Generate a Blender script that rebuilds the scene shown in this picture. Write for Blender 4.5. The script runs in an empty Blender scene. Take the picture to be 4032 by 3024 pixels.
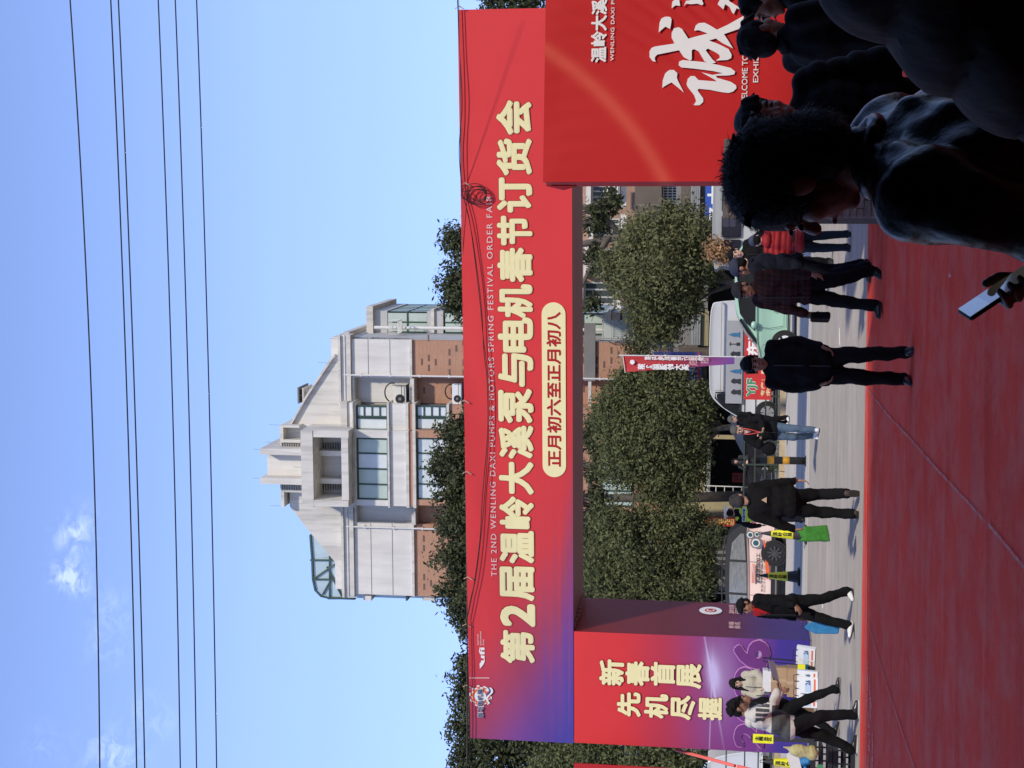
import bpy, bmesh, math, random
import numpy as np
from mathutils import Vector, Matrix
random.seed(7); rng = np.random.default_rng(7)
SC = bpy.context.scene; COL = SC.collection
R = math.radians

# ------------------------------------------------------------------ camera (phone held sideways: photo x runs down, photo y runs right-to-left)
FPX, PITCH, ROLL, HCAM = 5818.0, 0.1435, 0.0163, 1.8
_F = Vector((0, math.cos(PITCH), math.sin(PITCH)))
_u0 = Vector((0, -math.sin(PITCH), math.cos(PITCH))); _r0 = Vector((1, 0, 0))
_R = math.cos(ROLL)*_r0 + math.sin(ROLL)*_u0
_U = -math.sin(ROLL)*_r0 + math.cos(ROLL)*_u0
CAM = Vector((0, 0, HCAM))
cd = bpy.data.cameras.new('camera'); cam = bpy.data.objects.new('camera', cd); COL.objects.link(cam)
cd.sensor_width = 36; cd.lens = FPX/4032*36; cd.clip_start = .05; cd.clip_end = 3000
mx = Matrix((( -_U.x, _R.x, -_F.x, 0), (-_U.y, _R.y, -_F.y, 0), (-_U.z, _R.z, -_F.z, HCAM), (0, 0, 0, 1)))
cam.matrix_world = mx
SC.camera = cam
def ray(x, y):                      # photo pixel -> world direction
    return _F*FPX + _R*((3024-y)-1512) - _U*(x-2016)
def at(x, y, Y):
    d = ray(x, y); return CAM + d*(Y/d.y)
def gp(x, y, z=0.0):
    d = ray(x, y); return CAM + d*((z-HCAM)/d.z)

# ------------------------------------------------------------------ world, sun, exposure
SUN_EL, SUN_AZ = R(44), R(157)      # sun behind the camera, to its right
wd = bpy.data.worlds.new('World'); SC.world = wd; wd.use_nodes = True
nt = wd.node_tree; N = nt.nodes; L = nt.links
bg = N['Background']; sky = N.new('ShaderNodeTexSky'); sky.sky_type = 'NISHITA'; sky.sun_disc = False
sky.sun_elevation = SUN_EL; sky.sun_rotation = SUN_AZ; sky.air_density = 1.0; sky.dust_density = .35; sky.ozone_density = 2.0
tint = N.new('ShaderNodeMixRGB'); tint.blend_type = 'MULTIPLY'; tint.inputs[0].default_value = 1
tint.inputs[2].default_value = (1.47, 1.88, 3.15, 1)
gam = N.new('ShaderNodeGamma'); gam.inputs['Gamma'].default_value = .4; L.new(sky.outputs[0], gam.inputs[0]); L.new(gam.outputs[0], tint.inputs[1])
tc = N.new('ShaderNodeTexCoord')
def wm(op, a, b=None):
    n = N.new('ShaderNodeMath'); n.operation = op
    for i, v in enumerate((a, b)):
        if v is None: continue
        if isinstance(v, (int, float)): n.inputs[i].default_value = v
        else: L.new(v, n.inputs[i])
    return n.outputs[0]
mask = None
for (x, y, r, s) in ((285, 2240, .009, .5), (250, 2270, .008, .9), (310, 2300, .007, .8), (320, 2060, .011, .35), (270, 2110, .009, .5), (330, 2130, .008, .35), (440, 2400, .012, .3), (430, 2540, .012, .3),
                     (440, 2990, .016, .6), (560, 2790, .010, .25), (640, 2850, .010, .18), (170, 2930, .012, .15)):
    d = ray(x, y).normalized()
    dn = N.new('ShaderNodeVectorMath'); dn.operation = 'DISTANCE'; dn.inputs[1].default_value = d; L.new(tc.outputs['Generated'], dn.inputs[0])
    g = wm('MULTIPLY', wm('POWER', 2.718, wm('MULTIPLY', wm('POWER', wm('DIVIDE', dn.outputs['Value'], r), 2.0), -1.0)), s)
    mask = g if mask is None else wm('ADD', mask, g)
cn = N.new('ShaderNodeTexNoise'); cn.inputs['Scale'].default_value = 95; cn.inputs['Detail'].default_value = 8; cn.inputs['Roughness'].default_value = .62; cn.inputs['Distortion'].default_value = .6
mp = N.new('ShaderNodeMapping'); mp.inputs['Scale'].default_value = (1, 1, 1.5); L.new(tc.outputs['Generated'], mp.inputs[0]); L.new(mp.outputs[0], cn.inputs['Vector'])
nz = wm('MAXIMUM', wm('MULTIPLY', wm('SUBTRACT', cn.outputs['Fac'], .42), 4.2), 0.0)
sxyz = N.new('ShaderNodeSeparateXYZ'); L.new(tc.outputs['Generated'], sxyz.inputs[0])
zen = wm('MAXIMUM', wm('SUBTRACT', 1.0, wm('MULTIPLY', wm('MAXIMUM', wm('SUBTRACT', sxyz.outputs[2], .30), 0.0), 1.5)), .45)   # deeper blue towards the zenith
dk = N.new('ShaderNodeVectorMath'); dk.operation = 'SCALE'; L.new(tint.outputs[0], dk.inputs[0]); L.new(zen, dk.inputs['Scale'])
fac = wm('MINIMUM', wm('MULTIPLY', wm('MULTIPLY', mask, nz), .65), .5)
cm = N.new('ShaderNodeMixRGB'); L.new(fac, cm.inputs[0]); L.new(dk.outputs[0], cm.inputs[1]); cm.inputs[2].default_value = (4.6, 5.4, 6.8, 1)
L.new(cm.outputs[0], bg.inputs[0]); bg.inputs[1].default_value = 0.15
sd = bpy.data.lights.new('sun', 'SUN'); sd.energy = 2.35; sd.angle = R(3.5); sd.color = (1, .91, .76)
so = bpy.data.objects.new('sun', sd); COL.objects.link(so)
sv = Vector((math.sin(SUN_AZ)*math.cos(SUN_EL), math.cos(SUN_AZ)*math.cos(SUN_EL), math.sin(SUN_EL)))
so.rotation_euler = sv.to_track_quat('Z', 'Y').to_euler(); so.location = (20, -30, 40)
vs = SC.view_settings; vs.view_transform = 'Standard'; vs.look = 'None'; vs.gamma = 1; vs.use_curve_mapping = False; vs.exposure = 0.58
try:
    SC.cycles.max_bounces = 6; SC.cycles.transparent_max_bounces = 8; SC.cycles.use_denoising = True
except Exception: pass

# ------------------------------------------------------------------ materials
MATS = {}
def NM(m, op, a, b=None, c=None):
    n = m.node_tree.nodes.new('ShaderNodeMath'); n.operation = op
    for i, v in enumerate((a, b, c)):
        if v is None: continue
        if isinstance(v, (int, float)): n.inputs[i].default_value = v
        else: m.node_tree.links.new(v, n.inputs[i])
    return n.outputs[0]
def mat(name, col, rough=.75, var=.18, scale=6.0, bump=0.0, bscale=None, metal=0.0, spec=.4, stretch=(1, 1, 1), coat=0.0, island=0.0, trans=0.0):
    if name in MATS: return MATS[name]
    m = bpy.data.materials.new(name); m.use_nodes = True; n = m.node_tree.nodes; l = m.node_tree.links
    b = n['Principled BSDF']; b.inputs['Roughness'].default_value = rough; b.inputs['Metallic'].default_value = metal
    b.inputs['Specular IOR Level'].default_value = spec
    if coat: b.inputs['Coat Weight'].default_value = coat; b.inputs['Coat Roughness'].default_value = .06
    t = n.new('ShaderNodeTexCoord'); mp = n.new('ShaderNodeMapping'); mp.inputs['Scale'].default_value = stretch; l.new(t.outputs['Object'], mp.inputs[0])
    no = n.new('ShaderNodeTexNoise'); no.inputs['Scale'].default_value = scale; no.inputs['Detail'].default_value = 6; no.inputs['Roughness'].default_value = .6
    l.new(mp.outputs[0], no.inputs['Vector'])
    f = NM(m, 'MULTIPLY_ADD', NM(m, 'SUBTRACT', no.outputs['Fac'], .5), var*4, 1.0)
    if island:
        g = n.new('ShaderNodeNewGeometry'); f = NM(m, 'MULTIPLY', f, NM(m, 'MULTIPLY_ADD', NM(m, 'SUBTRACT', g.outputs['Random Per Island'], .5), island*2, 1.0))
    f = NM(m, 'MAXIMUM', f, .15)
    vm = n.new('ShaderNodeVectorMath'); vm.operation = 'SCALE'; vm.inputs[0].default_value = col[:3]; l.new(f, vm.inputs['Scale'])
    l.new(vm.outputs[0], b.inputs['Base Color'])
    if bump:
        bn = n.new('ShaderNodeTexNoise'); bn.inputs['Scale'].default_value = bscale or scale*4; bn.inputs['Detail'].default_value = 5; l.new(mp.outputs[0], bn.inputs['Vector'])
        bu = n.new('ShaderNodeBump'); bu.inputs['Strength'].default_value = min(1, bump); bu.inputs['Distance'].default_value = .02*max(1, bump); l.new(bn.outputs['Fac'], bu.inputs['Height']); l.new(bu.outputs[0], b.inputs['Normal'])
    if trans:
        tr = n.new('ShaderNodeBsdfTranslucent'); l.new(vm.outputs[0], tr.inputs[0]); mxs = n.new('ShaderNodeMixShader'); mxs.inputs[0].default_value = trans
        l.new(b.outputs[0], mxs.inputs[1]); l.new(tr.outputs[0], mxs.inputs[2]); l.new(mxs.outputs[0], n['Material Output'].inputs[0])
    MATS[name] = m; return m
def base_socket(m): return m.node_tree.nodes['Principled BSDF'].inputs['Base Color']
def obj_xyz(m):
    n = m.node_tree.nodes; t = n.new('ShaderNodeTexCoord'); s = n.new('ShaderNodeSeparateXYZ'); m.node_tree.links.new(t.outputs['Object'], s.inputs[0]); return s.outputs
def ramp(m, fac, stops, interp='LINEAR'):
    r = m.node_tree.nodes.new('ShaderNodeValToRGB'); m.node_tree.links.new(fac, r.inputs[0]); r.color_ramp.interpolation = interp
    e = r.color_ramp.elements
    while len(e) < len(stops): e.new(.5)
    for i, (p, c) in enumerate(stops): e[i].position = p; e[i].color = (*c, 1)
    return r.outputs[0]
def mixc(m, fac, a, b, mode='MIX'):
    x = m.node_tree.nodes.new('ShaderNodeMixRGB'); x.blend_type = mode
    for i, v in enumerate((fac, a, b)):
        if isinstance(v, (int, float)): x.inputs[i].default_value = v
        elif isinstance(v, tuple): x.inputs[i].default_value = (*v, 1)
        else: m.node_tree.links.new(v, x.inputs[i])
    return x.outputs[0]
def noise(m, scale, stretch=(1, 1, 1), detail=5, rough=.6):
    n = m.node_tree.nodes; l = m.node_tree.links; t = n.new('ShaderNodeTexCoord'); mp = n.new('ShaderNodeMapping'); mp.inputs['Scale'].default_value = stretch
    l.new(t.outputs['Object'], mp.inputs[0]); no = n.new('ShaderNodeTexNoise'); no.inputs['Scale'].default_value = scale; no.inputs['Detail'].default_value = detail; no.inputs['Roughness'].default_value = rough
    l.new(mp.outputs[0], no.inputs['Vector']); return no.outputs['Fac']

# ------------------------------------------------------------------ object helpers
def tag(o, label=None, cat=None, group=None, kind=None):
    if label: o['label'] = label
    if cat: o['category'] = cat
    if group: o['group'] = group
    if kind: o['kind'] = kind
    return o
def empty(name, loc=(0, 0, 0), rz=0.0, label=None, cat=None, group=None):
    o = bpy.data.objects.new(name, None); COL.objects.link(o); o.location = loc; o.rotation_euler = (0, 0, rz); o.empty_display_size = .2
    return tag(o, label, cat, group)
def link(name, me, m, parent=None, smooth=False):
    o = bpy.data.objects.new(name, me); COL.objects.link(o)
    if m is not None: me.materials.append(m)
    if parent is not None: o.parent = parent
    if smooth: me.polygons.foreach_set('use_smooth', [True]*len(me.polygons))
    return o
class MB:
    def __init__(s): s.v = []; s.f = []; s.T = Matrix.Identity(4)
    def add(s, vs, fs):
        b = len(s.v); s.v += [tuple(s.T @ Vector(v)) for v in vs]; s.f += [tuple(b+i for i in f) for f in fs]; return s
    def box(s, x0, x1, y0, y1, z0, z1):
        if x0 > x1: x0, x1 = x1, x0
        if y0 > y1: y0, y1 = y1, y0
        if z0 > z1: z0, z1 = z1, z0
        return s.add([(x0,y0,z0),(x1,y0,z0),(x1,y1,z0),(x0,y1,z0),(x0,y0,z1),(x1,y0,z1),(x1,y1,z1),(x0,y1,z1)],
                     [(0,3,2,1),(4,5,6,7),(0,1,5,4),(1,2,6,5),(2,3,7,6),(3,0,4,7)])
    def prism(s, poly, y0, y1):       # polygon in local XZ extruded along y
        n = len(poly)
        ar = sum(poly[i][0]*poly[(i+1) % n][1]-poly[(i+1) % n][0]*poly[i][1] for i in range(n))
        if ar < 0: poly = poly[::-1]
        vs = [(a, y0, z) for a, z in poly]+[(a, y1, z) for a, z in poly]
        return s.add(vs, [tuple(range(n)), tuple(range(2*n-1, n-1, -1))]+[(i, i+n, (i+1) % n+n, (i+1) % n) for i in range(n)])
    def tube(s, pts, r, seg=6, caps=True):
        pts = [Vector(p) for p in pts]; rs = r if isinstance(r, (list, tuple)) else [r]*len(pts); vs = []; fs = []
        for i, p in enumerate(pts):
            t = (pts[min(i+1, len(pts)-1)]-pts[max(i-1, 0)]).normalized()
            a = t.cross(Vector((0, 0, 1))) if abs(t.z) < .9 else t.cross(Vector((0, 1, 0)))
            a.normalize(); b = t.cross(a)
            for k in range(seg):
                q = 2*math.pi*k/seg; vs.append(p+(a*math.cos(q)+b*math.sin(q))*rs[i])
        for i in range(len(pts)-1):
            for k in range(seg):
                k2 = (k+1) % seg; fs.append((i*seg+k, i*seg+k2, (i+1)*seg+k2, (i+1)*seg+k))
        if caps: fs += [tuple(range(seg))[::-1], tuple((len(pts)-1)*seg+k for k in range(seg))]
        return s.add(vs, fs)
    def lathe(s, prof, seg=20, axis='z', c=(0, 0, 0)):
        vs = []; fs = []
        for (r, h) in prof:
            for k in range(seg):
                q = 2*math.pi*k/seg; a, b = r*math.cos(q), r*math.sin(q)
                vs.append((c[0]+a, c[1]+b, c[2]+h) if axis == 'z' else (c[0]+a, c[1]+h, c[2]+b))
        n = len(prof)
        for i in range(n-1):
            for k in range(seg):
                k2 = (k+1) % seg; q = (i*seg+k, i*seg+k2, (i+1)*seg+k2, (i+1)*seg+k); fs.append(q if axis == 'z' else q[::-1])
        fs += [tuple(range(seg))[::-1], tuple((n-1)*seg+k for k in range(seg))]
        return s.add(vs, fs)
    def ell(s, c, r, seg=12, rings=8):
        vs = []; fs = []
        for i in range(1, rings):
            t = math.pi*i/rings
            for k in range(seg):
                q = 2*math.pi*k/seg; vs.append((c[0]+r[0]*math.sin(t)*math.cos(q), c[1]+r[1]*math.sin(t)*math.sin(q), c[2]+r[2]*math.cos(t)))
        b = len(vs); vs += [(c[0], c[1], c[2]+r[2]), (c[0], c[1], c[2]-r[2])]
        for i in range(rings-2):
            for k in range(seg):
                k2 = (k+1) % seg; fs.append((i*seg+k, (i+1)*seg+k, (i+1)*seg+k2, i*seg+k2))
        for k in range(seg):
            k2 = (k+1) % seg; fs.append((b, k, k2)); fs.append((b+1, (rings-2)*seg+k2, (rings-2)*seg+k))
        return s.add(vs, fs)
    def cap(s, p0, p1, r0, r1, seg=12, sx=1.0):   # tapered capsule
        p0 = Vector(p0); p1 = Vector(p1); t = p1-p0; ln = max(t.length, 1e-4); t = t/ln
        pts = []; rs = []
        for k in range(4): q = math.pi/2*(1-k/4); pts.append(p0-t*r0*math.sin(q)*.98); rs.append(max(r0*math.cos(q), r0*.08))
        pts += [p0, p1]; rs += [r0, r1]
        for k in range(1, 5): q = math.pi/2*k/4; pts.append(p1+t*r1*math.sin(q)*.98); rs.append(max(r1*math.cos(q), r1*.08))
        return s.tube(pts, rs, seg)
    def mesh(s, name):
        me = bpy.data.meshes.new(name); me.from_pydata(s.v, [], s.f); me.update(); return me
    def build(s, name, m, parent=None, smooth=False, bevel=0.0):
        me = s.mesh(name)
        if bevel:
            bm = bmesh.new(); bm.from_mesh(me)
            bmesh.ops.bevel(bm, geom=[e for e in bm.edges if len(e.link_faces) == 2 and e.calc_face_angle(0) > .4], offset=bevel, segments=2, affect='EDGES', clamp_overlap=True)
            bm.to_mesh(me); bm.free()
        o = link(name, me, m, parent, smooth)
        return o
def sm_angle(o, ang=.6):
    me = o.data; me.polygons.foreach_set('use_smooth', [True]*len(me.polygons)); me.set_sharp_from_angle(angle=ang); return o

class Pl:      # a vertical plane: local x to the right, local y away from the camera, z up
    def __init__(s, o, yaw=0.0):
        s.o = Vector(o); s.yaw = yaw; s.ax = Vector((math.cos(yaw), -math.sin(yaw), 0)); s.n = Vector((math.sin(yaw), math.cos(yaw), 0))
    def hit(s, x, y, off=0.0):
        d = ray(x, y); t = ((s.o+s.n*off-CAM).dot(s.n))/d.dot(s.n); p = CAM+d*t-s.o
        return (p.dot(s.ax), p.z)
    def root(s, name, label, cat, group=None): return empty(name, s.o, -s.yaw, label, cat, group)
def text_raw(body, center=False, line=1.0, space=1.0):
    c = bpy.data.curves.new('text', 'FONT'); c.body = body; c.size = 1; c.resolution_u = 3; c.space_line = line; c.space_character = space
    if center: c.align_x = 'CENTER'
    o = bpy.data.objects.new('text', c); COL.objects.link(o)
    dg = bpy.context.evaluated_depsgraph_get(); me = o.evaluated_get(dg).to_mesh()
    v = np.array([q.co[:2] for q in me.vertices]); f = [tuple(p.vertices) for p in me.polygons]
    o.evaluated_get(dg).to_mesh_clear(); bpy.data.objects.remove(o); bpy.data.curves.remove(c)
    return v, f
def text(name, body, box, off, m, parent, bold=0.0, mirror=False, center=False, line=1.0, space=1.0, step=.0003, fixed=None, raw=None, grow=0.0):
    """lettering as printed film in the parent's local XZ plane, stretched to box (a0,a1,z0,z1), its front at y = off"""
    v, f = raw if raw is not None else text_raw(body, center, line, space)
    lo, hi = v.min(0), v.max(0); em = hi[1]-lo[1]
    a0, a1, z0, z1 = box
    sx, sz = (a1-a0)/(hi[0]-lo[0]), (z1-z0)/(hi[1]-lo[1])
    w = v.copy(); w[:, 0] = a0+(v[:, 0]-lo[0])*sx; w[:, 1] = z0+(v[:, 1]-lo[1])*sz
    if mirror: w[:, 0] = a0+a1-w[:, 0]
    offs = [(0, 0)]
    if bold: 
        rr = bold*abs(sx)
        rz = bold*abs(sz)
        offs += [(rr*math.cos(q*math.pi/4), rz*math.sin(q*math.pi/4)) for q in range(8)]
        if bold > .04: offs += [(.5*rr*math.cos((q+.5)*math.pi/4), .5*rz*math.sin((q+.5)*math.pi/4)) for q in range(8)]
    V = []; Fc = []
    for k, (dx, dz) in enumerate(offs):
        b = len(V); V += [(p[0]+dx, off-k*step, p[1]+dz) for p in w]; Fc += [tuple(b+i for i in (q[::-1] if mirror else q)) for q in f]
    me = bpy.data.meshes.new(name); me.from_pydata(V, [], Fc); me.update()
    return link(name, me, m, parent)
def shape(name, polys, off, m, parent, depth=.004):
    mb = MB()
    for p in polys: mb.prism(p, off-depth, off)
    return mb.build(name, m, parent)
def circ(c, r, n=24, rz=None): return [(c[0]+r*math.cos(2*math.pi*k/n), c[1]+(rz or r)*math.sin(2*math.pi*k/n)) for k in range(n)]

YEL = mat('cream_yellow_film', (.86, .78, .42), .6, .03)
DRED = mat('dark_red_film', (.26, .008, .012), .6, .03)
WHT = mat('white_film', (.78, .78, .77), .6, .03)
BLK = mat('black_film', (.02, .02, .02), .6, .03)

# ================================================================== GROUND
def sheet(name, x0, x1, y0, y1, z, m, nx=2, ny=2):
    xs = np.linspace(x0, x1, nx); ys = np.linspace(y0, y1, ny); V = [(x, y, z) for y in ys for x in xs]
    Fc = [(j*nx+i, j*nx+i+1, (j+1)*nx+i+1, (j+1)*nx+i) for j in range(ny-1) for i in range(nx-1)]
    me = bpy.data.meshes.new(name); me.from_pydata(V, [], Fc); me.update(); return link(name, me, m)
mg = mat('ground_far', (.16, .15, .13), .9, .1, 1)
tag(sheet('ground', -900, 900, -300, 1500, -.03, mg), kind='structure')
mc = mat('road_concrete', (.30, .285, .26), .85, .1, 3, .35, 40)
nA = noise(mc, 1.0, (.45, 2.0, 1), 9, .75); nB = noise(mc, .9, (.5, .8, 1), 7, .7); nC = noise(mc, 45, (1, 1, 1), 3)
v_ = NM(mc, 'MULTIPLY', NM(mc, 'MULTIPLY_ADD', nA, .9, .52), NM(mc, 'MULTIPLY_ADD', nB, .7, .66)); v_ = NM(mc, 'MULTIPLY', v_, NM(mc, 'MULTIPLY_ADD', nC, .35, .82))
nS = noise(mc, 4.5, (.35, 1.3, 1), 4, .6); spot = NM(mc, 'LESS_THAN', nS, .345); v_ = NM(mc, 'MULTIPLY', v_, NM(mc, 'SUBTRACT', 1.0, NM(mc, 'MULTIPLY', spot, .33)))
mc.node_tree.links.new(mixc(mc, 1.0, (.385, .350, .300), NM(mc, 'ADD', v_, 0), 'MULTIPLY'), base_socket(mc))
tag(sheet('concrete_apron', -60, 60, -20, 32.2, 0, mc), kind='structure')
ma = mat('road_asphalt', (.165, .163, .165), .85, .08, 2, .3, 60)
nA = noise(ma, 1.0, (.2, 2.2, 1), 7, .65); ma.node_tree.links.new(mixc(ma, 1.0, (.50, .465, .415), NM(ma, 'MULTIPLY_ADD', nA, .9, .55), 'MULTIPLY'), base_socket(ma))
tag(sheet('asphalt_road', -60, 60, 32.2, 45.2, -.004, ma), kind='structure')
mw = mat('road_paint', (.55, .55, .53), .7, .25, 14)
mb = MB(); mb.box(gp(3131, 2560).x, gp(3131, 1985).x, 37.6, 37.72, -.003, .003); mb.box(gp(3173, 1985).x, 7, 33.05, 33.17, -.003, .003)
tag(mb.build('edge_line', mw), kind='structure')
mk = mat('kerb_stone', (.42, .34, .21), .85, .2, 5, .3)
root = empty('pavement', (0, 0, 0)); tag(root, kind='structure')
mp_ = mat('pavement_tiles', (.22, .2, .18), .85, .15, 5, .3)
MB().box(-60, 60, 45.5, 58.2, -.02, .15).build('paving', mp_, root)
k0 = MB().box(-.49, .49, 0, .28, 0, .165).mesh('kerb_stone'); k0.materials.append(mk)
for i in range(24):
    o = bpy.data.objects.new('kerb_stone', k0); COL.objects.link(o); o.parent = root; o.location = (-12+i*1.0, 45.2, -.004)
MB().box(-60, -12.5, 45.2, 45.48, 0, .16).build('kerb', mk, root); MB().box(12.5, 60, 45.2, 45.48, 0, .16).build('kerb', mk, root)

# red carpet with low folds, ragged seams and film left on its edge
mr = mat('red_carpet', (.37, .03, .036), .95, .1, 3, .5, 130)
nA = noise(mr, 1.0, (.5, 7, 1), 6, .6); nB = noise(mr, .8, (1, 1, 1), 4); nC = noise(mr, 60, (1, 1, 1), 3)
v_ = NM(mr, 'MULTIPLY', NM(mr, 'MULTIPLY_ADD', nA, .24, .90), NM(mr, 'MULTIPLY_ADD', nB, .45, .78)); v_ = NM(mr, 'MULTIPLY', v_, NM(mr, 'MULTIPLY_ADD', nC, .5, .75))
nD = noise(mr, 1.7, (1, 1, 1), 8, .75); dust = NM(mr, 'MINIMUM', NM(mr, 'MAXIMUM', NM(mr, 'MULTIPLY', NM(mr, 'SUBTRACT', nD, .44), 1.8), 0.0), .34)
mr.node_tree.links.new(mixc(mr, dust, mixc(mr, 1.0, (.84, .055, .024), v_, 'MULTIPLY'), (.70, .26, .20)), base_socket(mr))
CY = gp(3411, 1512).y
nx, ny = 70, 420
xs = np.linspace(-9, 9, nx); ys = np.concatenate([np.linspace(-6, 6, 30), np.linspace(6.05, CY, ny-30)])
X, Y = np.meshgrid(xs, ys)
Z = np.full_like(X, .012)
for (yc, a, ph) in ((7.3, .011, 0), (8.1, .007, 2), (8.9, .012, 1), (9.6, .009, 3), (10.5, .012, .5), (11.6, .008, 2.2), (12.4, .010, 4), (13.6, .006, 1.1), (14.8, .006, 3.3), (16.2, .005, .3)):
    c = yc+.10*np.sin(X*.55+ph)+.05*np.sin(X*1.7+ph*2)
    Z += 1.7*a*np.exp(-((Y-c)/.085)**2)*(.55+.45*np.sin(X*.35+ph*1.7))
Z += .0006*np.sin(Y*21+np.sin(X*1.3)*1.5)
Z[-1, :] = .002; Y[-1, :] += .05*np.sin(xs*1.3)+.02*np.sin(xs*4.1)
me = bpy.data.meshes.new('red_carpet'); me.from_pydata(np.stack([X, Y, Z], -1).reshape(-1, 3).tolist(), [], [(j*nx+i, j*nx+i+1, (j+1)*nx+i+1, (j+1)*nx+i) for j in range(ny-1) for i in range(nx-1)]); me.update()
cp = link('red_carpet', me, mr, None, True); tag(cp, 'creased red carpet laid over the ground up to the grey road', 'carpet')
ms = mat('seam_tape', (.58, .15, .12), .6, .35, 12)
def ribbon(name, pix, w, m, parent, z=.026, rag=.4, gap=.0):
    pts = []
    for (x0, y0), (x1, y1) in zip(pix[:-1], pix[1:]):
        n = 26
        for k in range(n): t = k/n; pts.append(gp(x0+(x1-x0)*t, y0+(y1-y0)*t, z))
    pts.append(gp(*pix[-1], z)); V = []; Fc = []
    for i, p in enumerate(pts):
        t = (pts[min(i+1, len(pts)-1)]-pts[max(i-1, 0)]).normalized(); s = Vector((-t.y, t.x, 0)); ww = w*(1-rag*random.random())
        j = s*(random.random()-.5)*w*rag*.8
        V += [p+s*ww/2+j, p-s*ww/2+j]
    Fc = [(2*i, 2*i+1, 2*i+3, 2*i+2) for i in range(len(pts)-1) if random.random() >= gap]
    me = bpy.data.meshes.new(name); me.from_pydata([tuple(v) for v in V], [], Fc); me.update(); return link(name, me, m, parent)
ribbon('seam', [(3416, 1532), (3500, 1640), (3600, 1745), (3700, 1860), (3830, 2000), (3930, 2110), (4034, 2240)], .034, ms, cp, rag=.6, gap=.06)
ribbon('seam', [(3418, 2452), (3500, 2730), (3600, 3026)], .022, ms, cp, rag=.3)
mf = mat('edge_film', (.85, .40, .38), .5, .5, 9)
for (a, b, c) in ((3414, 2600, 2790), (3424, 2650, 2960), (3418, 2800, 3026), (3434, 2890, 3024), (3428, 2740, 2820)):
    ribbon('edge_film', [(a, b), (a+2, (b+c)/2), (a-1, c)], .08, mf, cp, z=.024, rag=.9, gap=.2)
ribbon('edge_trim', [(3418, 300), (3416, 1100), (3413, 1900), (3409, 3026)], .035, mat('edge_trim', (.75, .30, .28), .7, .3, 4), cp, z=.026, rag=.35)

# ================================================================== ADDED SHADE PORCH unseen behind and above the camera, darkens near carpet and people
mh = mat('shade_porch_paint', (.7, .7, .7), .8, .1)
root = empty('added_shade_porch', (0, -14, 0), 0, 'unseen roofed porch added to shade the near carpet and the foreground people', 'building')
MB().box(-5.5, 30, 17.51, gp(3411, 1512).y-14*.953+13.6, 13.6, 14.0).build('roof', mh, root); ml = mat('shade_inner_paint', (.07, .07, .07), .8, .1); MB().box(-6, 30, 0, 17.5, 4.25, 14.0).build('shade_ceiling', ml, root); MB().box(-6.3, -6.01, 0, 17.5, 0, 14.0).build('shade_side_wall', ml, root); MB().box(6.01, 6.3, 0, 17.5, 0, 14.0).build('shade_side_wall', ml, root)  # roof, ceiling and sides added out of view, shaped to block sun and sky
MB().box(-16, 16, -.3, -.01, 0, 14).build('wall', mh, root)
for x in (-5, 13): MB().box(x-.4, x+.4, 18.5, 19.3, 0, 13.59).build('column', mh, root)  # columns and back wall belong to the added porch, out of view

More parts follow.
